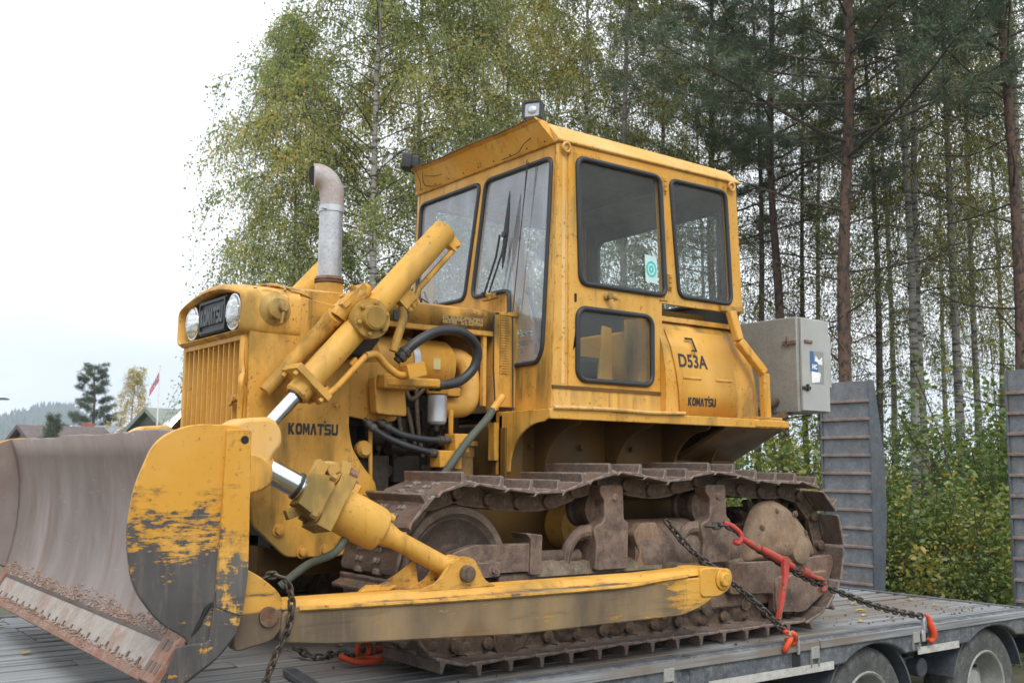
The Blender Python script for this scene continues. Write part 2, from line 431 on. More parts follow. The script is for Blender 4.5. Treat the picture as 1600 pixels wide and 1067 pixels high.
GL = {'K': ([(0, 0), (.29, 0), (.29, .36), (.60, 0), (1, 0), (.53, .53), (.96, 1), (.60, 1), (.29, .66), (.29, 1), (0, 1)],),
      'M': ([(0, 0), (0, 1), (.30, 1), (.5, .52), (.70, 1), (1, 1), (1, 0), (.76, 0), (.76, .58), (.58, .18), (.42, .18), (.24, .58), (.24, 0)],),
      'A': ([(0, 0), (.34, 1), (.66, 1), (1, 0), (.70, 0), (.5, .66), (.30, 0)],),
      'T': ([(0, .75), (0, 1), (1, 1), (1, .75), (.65, .75), (.65, 0), (.35, 0), (.35, .75)],),
      'S': ([(0, 0), (.85, 0), (1, .15), (1, .44), (.88, .59), (.30, .59), (.30, .77), (.96, .77), (.96, 1), (.15, 1), (0, .85), (0, .56), (.12, .41), (.70, .41), (.70, .23), (0, .23)],),
      'U': ([(0, 1), (.29, 1), (.29, .24), (.71, .24), (.71, 1), (1, 1), (1, .17), (.83, 0), (.17, 0), (0, .17)],),
      'O': ([(.22, 0), (.78, 0), (1, .24), (1, .76), (.78, 1), (.22, 1), (0, .76), (0, .24)], [(.36, .25), (.64, .25), (.71, .34), (.71, .66), (.64, .75), (.36, .75), (.29, .66), (.29, .34)])}
def block_text(t, word, h, w, Mx, thick):
    n = len(word); cw = w / (n + (n - 1) * .10)
    for i, ch in enumerate(word):
        x0 = -w / 2 + i * cw * 1.10
        ps = [[(x0 + p * cw, (q - .5) * h) for p, q in poly] for poly in GL[ch]]
        t.sheet(ps[0], ps[1:], thick, Mx)
    return t

# ---- radiator guard: side plates, shell, grille, lamp bezel
GX = 1.65
side = [(1.60, 1.80), (1.655, 1.72), (1.650, 1.0), (1.605, .66), (1.43, .505), (1.14, .495), (1.02, .56), (.93, .72), (.945, .86),
        (1.02, .94), (1.085, 1.03), (1.108, 1.13), (1.112, 1.69), (1.10, 1.74)]
g = MB().prism(rpoly(side, .03, 3), 'y', .425, .45)
guard = g.build('radiator_guard', M['yellow_moss'], dz, .006)
b = MB().prism(rpoly(side, .03, 3), 'y', -.45, -.425)
b.box((1.10, -.425, .56), (1.13, .425, 1.72))
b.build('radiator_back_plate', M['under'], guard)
b = MB().box((1.46, -.425, .55), (1.50, .425, 1.62)).build('radiator_core', M['dark'], guard)
# bevelled front corner post
for sy in (1, -1):
    b = MB().prism([(1.61, sy*.449), (1.645, sy*.43), (1.648, sy*.405), (1.61, sy*.405)], 'z', 1.0, 1.575)
    b.build('corner_post', M['yellow'], guard, .008)
# grille frame and slats
gf = MB().sheet([(-.42, .95), (.42, .95), (.42, 1.575), (-.42, 1.575)], [[(-.385, .97), (.385, .97), (.385, 1.545), (-.385, 1.545)]], .03, MYZ(1.655))
grille = gf.build('grille', M['yellow_clean'], dz, .004)
for k in range(11):
    y = -.385 + .77 * (k + .5) / 11
    bend = .018 if k in (4,) else (.0)
    sl = MB().prism([(1.60, y - .004), (1.662, y - .006), (1.662, y + .006), (1.60, y + .004)], 'z', .97, 1.55)
    if bend:
        sl.v = [(x, yy + bend * (1.55 - z) * 1.3, z) for x, yy, z in sl.v]
    sl.build('slat', M['yellow_clean'], grille)
MB().box((1.575, -.40, .95), (1.58, .40, 1.56)).build('grille_backing', paint('grille_backing_paint', base=(.50, .24, .03), fade=(.52, .28, .05), grime=.4), grille)
# dented strip beside the grille
st = bez([(1.668, .405, 1.56), (1.675, .415, 1.45), (1.672, .425, 1.38), (1.690, .452, 1.335), (1.680, .436, 1.27), (1.676, .418, 1.20), (1.675, .41, .98)], 30)
sb = MB()
sb.tube(st, .014, 6).build('bent_trim', M['yellow_clean'], grille)
MB().cyl((1.66, .325, 1.262), (1.685, .325, 1.262), .018).cyl((1.665, .345, 1.262), (1.672, .275, 1.235), .008).build('latch', M['yellow'], grille)
# bezel: hollow cap with rounded lip, built as a swept rounded rectangle
def bezel_sections():
    secs = []
    for x, gy, gz, inset in ((1.40, 0, 0, 0), (1.60, 0, 0, 0), (1.675, -.004, -.004, 0), (1.70, -.018, -.016, 0), (1.702, -.030, -.022, 0), (1.690, -.038, -.028, 0), (1.63, -.042, -.032, 0)):
        secs.append((x, gy, gz))
    return secs
def crown(y, zt, h): return zt + h * (1 - (y / .46) ** 2)
bz = MB(); rings = []
outl = []
Yw, Zb, Zt = .462, 1.565, 1.785
base = rpoly([(-Yw, Zb), (Yw, Zb), (Yw, Zt)] + [(Yw - 2*Yw*k/10, Zt + .078*(1 - ((Yw - 2*Yw*k/10)/Yw)**2)) for k in range(1, 10)] + [(-Yw, Zt)], .05, 5)
cyy = 0; czz = (Zb + Zt) / 2
n = len(base)
for x, gy, gz in bezel_sections():
    for y, z in base:
        fy = (Yw + gy) / Yw; fz = ((Zt - Zb) / 2 + gz) / ((Zt - Zb) / 2)
        bz.v.append((x, y * fy, czz + (z - czz) * fz))
m = len(bezel_sections())
for i in range(m - 1):
    for k in range(n): bz.f.append((i*n+k, i*n+(k+1)%n, (i+1)*n+(k+1)%n, (i+1)*n+k))
bezel = bz.build('lamp_bezel', M['yellow_moss'], dz, smooth=50)
MB().box((1.615, -.42, 1.60), (1.63, .42, 1.80)).build('bezel_back', M['dark'], bezel)
pl = MB().sheet(rrect(-.185, 1.612, .185, 1.790, .012), [], .03, MYZ(1.655)).build('nameplate', M['rubber'], bezel, .006)
fr = MB().sheet(rrect(-.180, 1.618, .180, 1.785, .012), [rrect(-.166, 1.632, .166, 1.771, .01)], .012, MYZ(1.674)).build('nameplate_rim', M['rubber'], pl)
block_text(MB(), 'KOMATSU', .085, .305, MYZ(1.674) @ Matrix.Translation((.0, 1.70, 0)), .016).build('raised_lettering', plain('raised_lettering_grey', (.060, .064, .072), .45), pl)
for sy in (1, -1):
    hl = MB().lathe([(0, .092), (.03, .094), (.045, .088)], (1.622, sy*.285, 1.692), (1, 0, 0), 28).build('headlight', M['black'], dz)
    MB().lathe([(0, .084), (.02, .078), (.032, .055), (.038, .001)], (1.664, sy*.285, 1.692), (1, 0, 0), 28).build('lens', M['headlamp'], hl)
    MB().tube([(1.672, sy*.285 + .087*math.cos(a), 1.692 + .087*math.sin(a)) for a in np.linspace(0, 2*math.pi, 36, endpoint=False)], .006, 6, True).build('lamp_rim', M['chrome'], hl)
# cap on the side of the guard, with a lever
cp = MB().lathe([(0, .085), (.012, .085), (.02, .07), (.03, .055), (.06, .052), (.066, .02)], (1.535, .449, 1.695), (0, 1, 0), 24)
cp.lathe([(0, .022), (.03, .022)], (1.52, .515, 1.70), (0, 1, 0), 12).bar((1.52, .53, 1.70), (1.535, .54, 1.615), .014, .012)
cp.build('side_cap', M['mossy_cast'], guard, .004)
MB().box((1.235, .449, 1.62), (1.29, .475, 1.685)).box((1.27, .449, 1.665), (1.30, .49, 1.69)).build('side_bracket', M['yellow'], guard, .004)
for x, z in ((1.472, .635), (1.345, .528), (1.225, .529), (1.186, 1.246), (1.45, 1.30)):
    MB().bolt((x, .449, z), (0, 1, 0), .022 if z < .9 else .014).build('bolt_head', M['yellow'], guard)
def logo(size, Mx, thick=.003):
    w = size * 3.45
    t = block_text(MB(), 'KOMATSU', size * .72, w, Mx, thick)
    t.sheet([(w*.20, size*.48), (w*.235, size*.41), (w*.255, size*.50), (w*.22, size*.57)], [], thick, Mx)
    return t
logo(.078, MXZl(.4505) @ Matrix.Translation((-1.306, 1.122, 0))).build('lettering', M['text'], guard)

# ---- hood: crowned sheet with side strips
hd = MB(); xs = [.20, .5, .8, 1.1, 1.30, 1.44]; prof = []
for k in range(13):
    y = -.43 + .86 * k / 12
    prof.append((y, 1.812 + .055 * (1 - (abs(y) / .43) ** 2.6)))
prof = [(-.435, 1.705), (-.435, 1.79)] + prof + [(.435, 1.79), (.435, 1.705)]
for x in xs:
    for y, z in prof: hd.v.append((x, y, z))
n = len(prof)
for i in range(len(xs) - 1):
    for k in range(n - 1): hd.f.append((i*n+k, i*n+k+1, (i+1)*n+k+1, (i+1)*n+k))
hood = hd.build('hood', M['yellow_moss'], dz, smooth=40)
so = hood.modifiers.new('solid', 'SOLIDIFY'); so.thickness = .006; so.offset = -1
# shaped front skirt of the hood
sk = rpoly([(1.50, 1.80), (1.10, 1.82), (1.08, 1.705), (1.23, 1.705), (1.28, 1.74), (1.36, 1.785), (1.44, 1.80)], .03, 4)
MB().prism(sk, 'y', .437, .445).build('hood_skirt', M['yellow_moss'], hood, .002)
MB().tube([(1.475, y, z + .001) for y, z in prof[1:-1]], .007, 6).build('hood_lip', M['yellow_moss'], hood)
# vent mesh and dark plate on the side strip
vt = NT('perforated_vent'); vo = vt.n.new('ShaderNodeTexVoronoi'); vo.inputs['Scale'].default_value = 75
vt.l.new(vt.tc.outputs['Object'], vo.inputs['Vector'])
M['vent'] = vt.done(vt.mix(vt.ramp(vo.outputs['Distance'], .30, .42), (.012, .010, .008), (.30, .19, .06)), .6)
MB().sheet(rrect(-.555, 1.722, -.285, 1.768, .012), [], .006, MXZl(.4375)).build('side_vent', M['vent'], hood)
MB().sheet(rrect(-.86, 1.712, -.77, 1.765, .006), [], .010, MXZl(.4385)).build('dark_plate', M['black'], hood, .002)
MB().prism([(.20, 1.705), (1.11, 1.705), (1.11, 1.675), (.20, 1.675)], 'y', .395, .434).build('hood_rail', M['yellow'], hood, .003)

# ---- exhaust stack
ex = MB().lathe([(0, .070), (.05, .070)], (1.02, 0, 1.90), (0, 0, 1), 28)
exo = MB().lathe([(0, .066), (.43, .064)], (1.02, 0, 1.965), (0, 0, 1), 32).build('exhaust_pipe', M['alu'], dz)
MB().lathe([(0, .078), (.055, .076)], (1.02, 0, 1.885), (0, 0, 1), 32).build('exhaust_base', M['yellow_moss'], exo)
MB().lathe([(0, .080), (.008, .084), (.012, .076), (.02, .083), (.028, .075), (.034, .075)], (1.02, 0, 1.945), (0, 0, 1), 32).build('gasket_ring', M['track'], exo)
eb = []
for k in range(13):
    a = R(k * 98 / 12)
    eb.append((1.02 + .085 * (1 - math.cos(a)) * 1.0, 0 - .03 * (1 - math.cos(a)), 2.415 + .105 * math.sin(a) + .03))
eb = [(1.02, 0, 2.36), (1.02, 0, 2.40), (1.02, 0, 2.43)] + eb[1:]
el = MB().tube(eb, [.066, .066, .0665] + [.068] * 11 + [.064], 28)
el.build('exhaust_elbow', M['elbow'], exo, smooth=60)
MB().tube([eb[-1], Vector(eb[-1]) + Vector((.003, 0, -.0006))], .056, 24).build('exhaust_mouth', M['dark'], exo)
MB().lathe([(0, .070), (.035, .070)], (1.02, 0, 2.345), (0, 0, 1), 32).box((1.07, .03, 2.352), (1.10, .05, 2.37)).build('clamp_band', M['white_metal'], exo)

# ---- lift cylinders
def lift(parent):
    L, U = Vector((1.605, .685, 1.168)), Vector((.70, .685, 2.178))
    d = (U - L).normalized()
    at = lambda t: L + d * t
    Lt = (U - L).length
    o = MB().lathe([(.13, .050), (.14, .060), (.19, .060), (.195, .070), (.235, .070), (.24, .064), (.59, .064), (.60, .082), (.70, .082), (.71, .066), (Lt - .05, .066), (Lt - .012, .063), (Lt, .045)], L, d, 28)
    cyl = o.build('lift_cylinder', M['cyl'], parent, smooth=40)
    MB().cyl(at(-.10), at(.14), .034, n=24).build('piston_rod', M['chrome'], cyl)
    MB().lathe([(0, .042), (.01, .042)], at(.124), d, 24).build('rod_seal', M['black'], cyl)
    a = d.cross(Vector((0, 1, 0))).normalized(); b = a.cross(d).normalized()      # a: across in the x-z plane, b: about +y
    if b.y < 0: b = -b
    up = a if a.z > 0 else -a
    gl = MB().bar(at(.215) - up*.11, at(.215) + up*.11, .17, .035, d)
    for s1 in (-1, 1):
        for s2 in (-1, 1):
            gl.bolt(at(.20) + up * s1 * .088 + b * s2 * .062, -d, .014, .02)
    gl.build('gland_flange', M['cyl'], cyl, .008)
    tr = MB().lathe([(-.11, .070), (.085, .072), (.09, .062), (.125, .060), (.13, .05)], at(.65), b, 24)
    tr.lathe([(.125, .050), (.132, .050)], at(.65), b, 24)
    for k in range(6):
        aa = 2 * math.pi * k / 6
        tr.bolt(at(.65) + b*.088 + (up * math.cos(aa) + d * math.sin(aa)) * .078, b, .012, .014)
    tr.lathe([(.03, .098), (.088, .098)], at(.65), b, 24)
    tr.build('trunnion', M['mossy_cast'], cyl, smooth=40)
    # yoke that carries the trunnion
    yk = MB()
    yk.tube([at(.57) + up*.10 - b*.02, at(.64) + up*.115, at(.72) + up*.10 + b*.02, at(.78) + up*.10], [.042, .046, .042, .03], 10)
    yk.bar(at(.60) + up*.135, at(.76) + up*.125, .10, .026, up)
    yk.tube([at(.57) + up*.11 - b*.03, at(.50) + up*.085 - b*.11, at(.30) + up*.075 - b*.16, at(.10) + up*.07 - b*.18], [.048, .046, .042, .034], 12)
    for s1 in (0, 1): yk.bolt(at(.65 + s1*.07) + up*.145, up, .013, .018)
    yk.build('cylinder_yoke', M['yellow_moss'], cyl, smooth=50)
    yb = MB().prism([(1.33, 1.62), (1.24, 1.72), (1.10, 1.70), (1.02, 1.58), (1.10, 1.48), (1.25, 1.48)], 'y', .452, .60)
    yb.build('yoke_bracket', M['engine'], cyl, .015)
    # hydraulic pipe along the underside
    und = -up
    p1 = MB().tube([at(.24) + und*.105 + b*.03, at(.30) + und*.115 + b*.03, at(.52) + und*.12 + b*.03], .016, 10)
    p1.tube(bez([at(.52) + und*.12 + b*.03, at(.57) + und*.16 + b*.02, at(.58) + und*.24, at(.60) + und*.33, at(.66) + und*.37], 20), .019, 10)
    p1.bar(at(.19) + und*.09, at(.27) + und*.10, .05, .05, b).bolt(at(.23) + und*.125, und, .013)
    p1.bar(at(.46) + und*.09, at(.46) + und*.15, .045, .03, b)
    p1.bar(at(.63) + und*.34, at(.72) + und*.40, .07, .07, b)
    p1.build('hydraulic_pipe', M['yellow'], cyl, smooth=40)
    p2 = MB().tube([at(.92) + und*.14, at(1.0) + und*.105, at(Lt - .06) + und*.105, at(Lt - .015) + und*.09, at(Lt - .01) + und*.05], .0165, 10)
    p2.bar(at(.86) + und*.09, at(.95) + und*.09, .065, .05, b)
    for s1 in (.88, .91, .94): p2.lathe([(0, .018), (.03, .018)], at(s1) + und*.12, und, 10)
    p2.bar(at(Lt - .06) + und*.085, at(Lt + .0) + und*.075, .06, .045, b)
    for s1 in (-.025, .025): p2.bolt(at(Lt - .02) + und*.10 + b*s1, und, .011)
    p2.build('return_pipe', M['cyl'], cyl, smooth=40)
    p3 = MB().tube(bez([at(.86) + und*.10, at(.82) + und*.15, at(.73) + und*.19, at(.66) + und*.22], 12), .022, 10)
    p3.build('sleeved_pipe', M['mossy_cast'], cyl, smooth=50)
    return cyl
lc = lift(dz)
mirrored(lc, dz)

# ---- hoses and block by the engine
def hose(pts, r, m, name, parent, fit=True):
    P = bez(pts, 40)
    h = MB().tube(P, r, 12).build(name, M[m], parent, smooth=60)
    if fit:
        for A, Bq in ((P[0], P[3]), (P[-1], P[-4])):
            d = (Bq - A).normalized()
            f = MB().lathe([(0, r*.8), (.02, r*.8), (.021, r*1.3), (.045, r*1.35), (.047, r*1.15), (.055, r*1.15), (.057, r*1.35), (.075, r*1.35), (.077, r*1.1), (.085, r*1.1)], A - d*.02, d, 14)
            f.build('hose_fitting', M['white_metal'] if m == 'hosegrey' else M['chain'], h, smooth=40)
    return h
hose([(.915, .60, 1.49), (.83, .62, 1.575), (.70, .63, 1.645), (.55, .62, 1.655), (.44, .60, 1.59), (.43, .58, 1.49), (.50, .57, 1.41), (.60, .57, 1.375), (.70, .56, 1.37)], .026, 'hose', 'hydraulic_hose', dz)
bk = MB().box((.80, .50, 1.335), (.99, .59, 1.41)).bar((.98, .56, 1.37), (.66, .57, 1.375), .07, .05)
bk.build('valve_block', M['yellow_moss'], dz, .012)
MB().prism(rpoly([(1.11, 1.47), (.86, 1.49), (.82, 1.45), (.80, 1.18), (.92, 1.17), (1.11, 1.20)], .03, 3), 'y', .37, .40).build('pump_cover', M['yellow'], dz, .004)
MB().prism(rpoly([(1.0, 1.40), (.82, 1.40), (.80, 1.20), (.98, 1.21)], .02, 3), 'y', .43, .50).build('pump_bracket', M['yellow'], dz, .006)
hose([(1.00, .43, 1.17), (.92, .47, 1.10), (.80, .50, 1.05), (.66, .50, 1.02), (.60, .50, 1.01)], .018, 'hose', 'return_hose', dz)
hose([(.92, .43, 1.17), (.82, .48, 1.11), (.68, .50, 1.085), (.55, .50, 1.085)], .018, 'hose', 'return_hose', dz)
vb = MB().box((.44, .44, 1.02), (.53, .55, 1.12)).box((.52, .44, .94), (.62, .54, 1.03)).tube([(.49, .50, 1.02), (.49, .50, .93)], .03, 10).tube([(.515, .48, 1.10), (.515, .48, 1.25)], .015, 8)
vb.build('hydraulic_fitting', M['yellow'], dz, .008)
fl = MB().lathe([(0, .02), (.006, .042), (.02, .052), (.16, .052), (.165, .048)], (.578, .44, 1.165), (0, 0, 1), 24).build('fuel_filter', M['white_metal'], dz)
MB().lathe([(0, .060), (.045, .060), (.06, .04), (.075, .02)], (.578, .44, 1.33), (0, 0, 1), 20).box((.44, .40, 1.325), (.60, .46, 1.37)).build('filter_head', M['yellow'], fl, .004)
MB().lathe([(0, .012), (.03, .016)], (.578, .44, 1.135), (0, 0, 1), 10).build('drain_plug', M['chain'], fl)
# air cleaner and its pipes
ac = MB().lathe([(0, .10), (.03, .145), (.50, .145), (.52, .13)], (.94, .25, 1.50), (-1, 0, 0), 36).build('air_cleaner', M['yellow_clean'], dz, smooth=40)
MB().lathe([(0, .152), (.04, .152)], (.70, .25, 1.50), (-1, 0, 0), 36).build('steel_strap', M['white_metal'], ac)
MB().lathe([(0, .150), (.025, .150)], (.79, .25, 1.50), (-1, 0, 0), 36).build('rim_band', M['yellow_clean'], ac)
MB().box((.535, .392, 1.47), (.58, .398, 1.53)).build('data_label', plain('pale_label', (.62, .55, .25), .6), ac)
MB().tube(bez([(.43, .26, 1.56), (.34, .31, 1.54), (.305, .34, 1.46), (.315, .36, 1.34), (.36, .38, 1.28), (.44, .38, 1.265), (.50, .37, 1.265)], 30), .056, 20).build('intake_pipe', M['yellow_clean'], dz, smooth=60)
MB().lathe([(0, .09), (.05, .09), (.06, .11), (.085, .11)], (.385, .36, 1.00), (0, 0, 1), 22).lathe([(0, .085), (.2, .085)], (.385, .36, .82), (0, 0, 1), 20).build('filler_neck', rusty('rusty_filler', a=(.24, .14, .04), b=(.36, .21, .06), rust=(.17, .09, .03)), dz)
hose([(.255, .52, 1.28), (.33, .55, 1.20), (.45, .56, 1.09), (.56, .56, .96), (.62, .55, .88)], .022, 'hosegrey', 'sleeved_lever_rod', dz, False)
MB().tube([(.20, .52, 1.335), (.28, .535, 1.255)], .021, 10).build('lever_rod', M['yellow'], dz)
# engine block and clutter
en = MB().box((.30, -.26, .80), (1.05, .24, 1.34)).box((.35, -.18, 1.34), (1.0, .18, 1.66))
for k in range(6): en.box((.40 + k*.11, .24, 1.15), (.48 + k*.11, .31, 1.25))
for k in range(5): en.cyl((.45 + k*.12, .26, .92), (.45 + k*.12, .33, .92), .035, n=10)
en.box((.82, .24, .78), (1.0, .36, 1.0)).cyl((.95, .28, 1.10), (.80, .28, 1.10), .06, n=16).box((.62, .24, .86), (.78, .34, 1.0))
en.cyl((.72, .30, 1.20), (.72, .30, 1.06), .04)
for k in range(9): en.tube(bez([(.45 + .06*k, .27, 1.30 - .02*(k % 3)), (.47 + .055*k, .33, 1.18), (.50 + .05*k, .31, 1.02 + .03*(k % 2)), (.46 + .06*k, .28, .90)], 10), .009, 6)
for k in range(14): en.lathe([(0, .018), (.02, .018), (.03, .010)], (.40 + .047*k, .30 + .012*(k % 3), .86 + .035*((k*5) % 9)), (0, 1, 0), 7)
en.box((.66, .24, 1.26), (.80, .33, 1.33)).lathe([(0, .05), (.10, .05)], (.82, .33, 1.05), (-1, 0, 0), 14)
engine = en.build('engine_block', M['engine'], dz, .01)
ep = MB()
for p in ([(.66, .36, 1.40), (.67, .38, 1.28), (.64, .36, 1.12), (.60, .34, 1.0)], [(.72, .34, 1.36), (.70, .38, 1.30), (.60, .40, 1.38), (.50, .40, 1.37)], [(.75, .33, 1.25), (.76, .36, 1.15), (.71, .35, 1.05)], [(.70, .33, 1.26), (.69, .36, 1.16), (.66, .35, 1.06)]):
    ep.tube(bez(p, 14), .012, 8)
ep.build('fuel_lines', rusty('grimy_pipe', a=(.10, .075, .045), b=(.16, .12, .07)), engine, smooth=60)
MB().cyl((.93, .37, .72), (.96, .40, 1.14), .011).build('dipstick_tube', M['yellow'], engine)
MB().lathe([(0, .045), (.03, .045), (.05, .03)], (.985, .36, 1.03), (0, 1, 0), 16).build('oil_cap', M['yellow'], engine)
MB().lathe([(0, .20), (.035, .20), (.04, .17)], (1.06, .14, .93), (-1, 0, 0), 36).lathe([(0, .05), (.06, .05)], (1.06, .14, .93), (-1, 0, 0), 16).build('fan_pulley', M['track'], engine)
# dash side / cowl between hood and cab
cw = MB().prism([(.205, 1.82), (.205, 1.26), (.165, 1.26), (.165, 1.82)], 'y', .36, .437)
cw.box((.03, .40, 1.28), (.165, .43, 1.815)).box((.03, -.43, 1.28), (.205, -.40, 1.815)).prism([(.03, 1.80), (.205, 1.80), (.205, 1.815), (.03, 1.83)], 'y', -.43, .437)
cowl = cw.build('cowl', M['yellow_moss'], dz, .004)
lv = MB()
for k in range(24): lv.bar((.16, .4315, 1.475 + k*.0145), (.095, .4315, 1.475 + k*.0145), .008, .007)
lv.build('louvres', paint('louvre_paint', base=(.60, .34, .08), grime=.8, moss=.4), cowl)
MB().tube([(.21, .442, 1.80), (.212, .445, 1.5), (.20, .448, 1.28)], .004, 5).tube([(.075, .436, 1.80), (.07, .437, 1.4), (.085, .46, 1.27), (.12, .52, 1.10)], .004, 5).build('loose_wires', M['text'], cowl)
MB().prism([(.27, 1.80), (.27, 1.28), (.245, 1.28), (.245, 1.80)], 'y', .395, .425).build('hood_post', M['yellow'], dz, .003)
# main hull / belly
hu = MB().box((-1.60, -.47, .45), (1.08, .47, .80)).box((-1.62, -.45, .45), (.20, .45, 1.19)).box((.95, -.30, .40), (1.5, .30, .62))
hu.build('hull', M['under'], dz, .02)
MB().cyl((-.28, -.62, .62), (-.28, .62, .62), .14, n=24).build('cross_shaft', M['yellow'], dz)

# ---- fenders: lip, floor, inner wall, curved gussets, sloped rear
def fender(parent):
    LY, WX0, WX1 = .95, .21, -1.68
    lip = MB().box((WX1, LY - .02, 1.198), (WX0, LY, 1.252)).box((WX1 - .03, LY - .07, 1.205), (-1.40, LY + .006, 1.248))
    lip.box((WX1, .46, 1.228), (WX0 - .01, LY - .02, 1.25))
    f = lip.build('fender', M['yellow'], parent, .005)
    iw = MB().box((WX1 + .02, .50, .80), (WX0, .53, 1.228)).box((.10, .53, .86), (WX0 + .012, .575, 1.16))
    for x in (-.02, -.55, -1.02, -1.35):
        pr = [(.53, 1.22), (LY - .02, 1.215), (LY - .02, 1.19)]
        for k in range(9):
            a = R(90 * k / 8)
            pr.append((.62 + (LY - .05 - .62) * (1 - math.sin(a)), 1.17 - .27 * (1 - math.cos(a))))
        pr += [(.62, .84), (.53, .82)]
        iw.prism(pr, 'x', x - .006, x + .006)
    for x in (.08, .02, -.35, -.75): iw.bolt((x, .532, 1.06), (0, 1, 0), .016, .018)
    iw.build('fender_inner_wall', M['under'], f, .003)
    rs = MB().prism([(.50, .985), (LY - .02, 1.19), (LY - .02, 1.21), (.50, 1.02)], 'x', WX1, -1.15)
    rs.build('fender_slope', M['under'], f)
    fp = [(.47, 1.245), (LY - .02, 1.25), (LY - .02, 1.20)]
    for k in range(9):
        a = R(90 * k / 8); fp.append((.60 + (LY - .05 - .60) * (1 - math.sin(a)), 1.185 - .25 * (1 - math.cos(a))))
    fp += [(.60, .92), (.47, .90)]
    MB().prism(fp, 'x', WX0 - .012, WX0).box((WX0 - .01, .44, .98), (WX0 + .03, .50, 1.19)).build('fender_front', M['yellow_moss'], f, .003)
    MB().tube([(.19, .955, 1.258), (-.2, .957, 1.262), (-.50, .956, 1.255), (-.78, .957, 1.262)], .011, 8).build('edge_pipe', M['yellow_fade'], f)
    return f
fd = fender(dz)
mirrored(fd, dz)
# ---- cab
lean = 0.034
def MF(off=0.0):      # front wall plane: (u,v) -> y=u, z=v, leaning forward towards the foot
    return Matrix(((0, -lean, 1, lean * 2.76 + off), (1, 0, 0, 0), (0, 1, 0, 0), (0, 0, 0, 1)))
win_r = rpoly([(.055, 2.692), (.70, 2.690), (.672, 1.60), (.63, 1.525), (.365, 1.522), (.338, 1.972), (-.045, 1.975)], .055, 5)
win_l = rpoly([(-.70, 2.690), (-.008, 2.690), (-.128, 1.975), (-.70, 1.975)], .055, 5)
front = rpoly([(-.735, 1.262), (.735, 1.262), (.72, 2.765), (-.72, 2.765)], .004, 1)
front = [(-.735, 1.262), (.735, 1.262), (.72, 2.765), (-.72, 2.765)]
cab = MB().sheet(front, [win_r, win_l], .03, MF(-.015)).build('cab', M['cab_front'], dz, .003)
def window(parent, pts, Mx, off, gl, name='window', seal=.014, label=None):
    g = MB().sheet(pts, [], 0, Mx @ Matrix.Translation((0, 0, -.006))).build(name, gl, parent)
    MB().tube([Mx @ Vector((p[0], p[1], off)) for p in pts], seal, 8, True).build('window_seal', M['rubber'], g, smooth=60)
    return g
window(cab, win_r, MF(), .002, M['front_glass'], 'windscreen')
window(cab, win_l, MF(), .002, M['front_glass'], 'windscreen')
# side walls. u = -x
SY = .742
s_win = rpoly([(.876, 2.700), (1.372, 2.705), (1.414, 1.985), (.945, 1.985)], .055, 5)
d_up = rpoly([(.125, 2.697), (.778, 2.697), (.818, 1.975), (.150, 1.975)], .055, 5)
d_lo = rrect(.13, 1.430, .705, 1.835, .06)
wall = [(-.05, 1.262), (0.0, 2.765), (1.476, 2.775), (1.525, 1.93), (.80, 1.93), (.80, 1.262)]
hole = [(.075, 1.41), (.075, 2.715), (.775, 2.715), (.81, 1.96), (.775, 1.93), (.76, 1.41)]
door = [(.065, 1.392), (.065, 2.728), (.800, 2.728), (.842, 1.945), (.775, 1.945), (.775, 1.392)]
def side_wall():
    w = MB().sheet(wall, [hole, s_win], .03, MXZl(SY)).build('side_wall', M['yellow_fade'], cab, .003)
    window(cab_side, s_win, MXZl(SY + .015), .003, M['side_glass']) if False else None
    return w
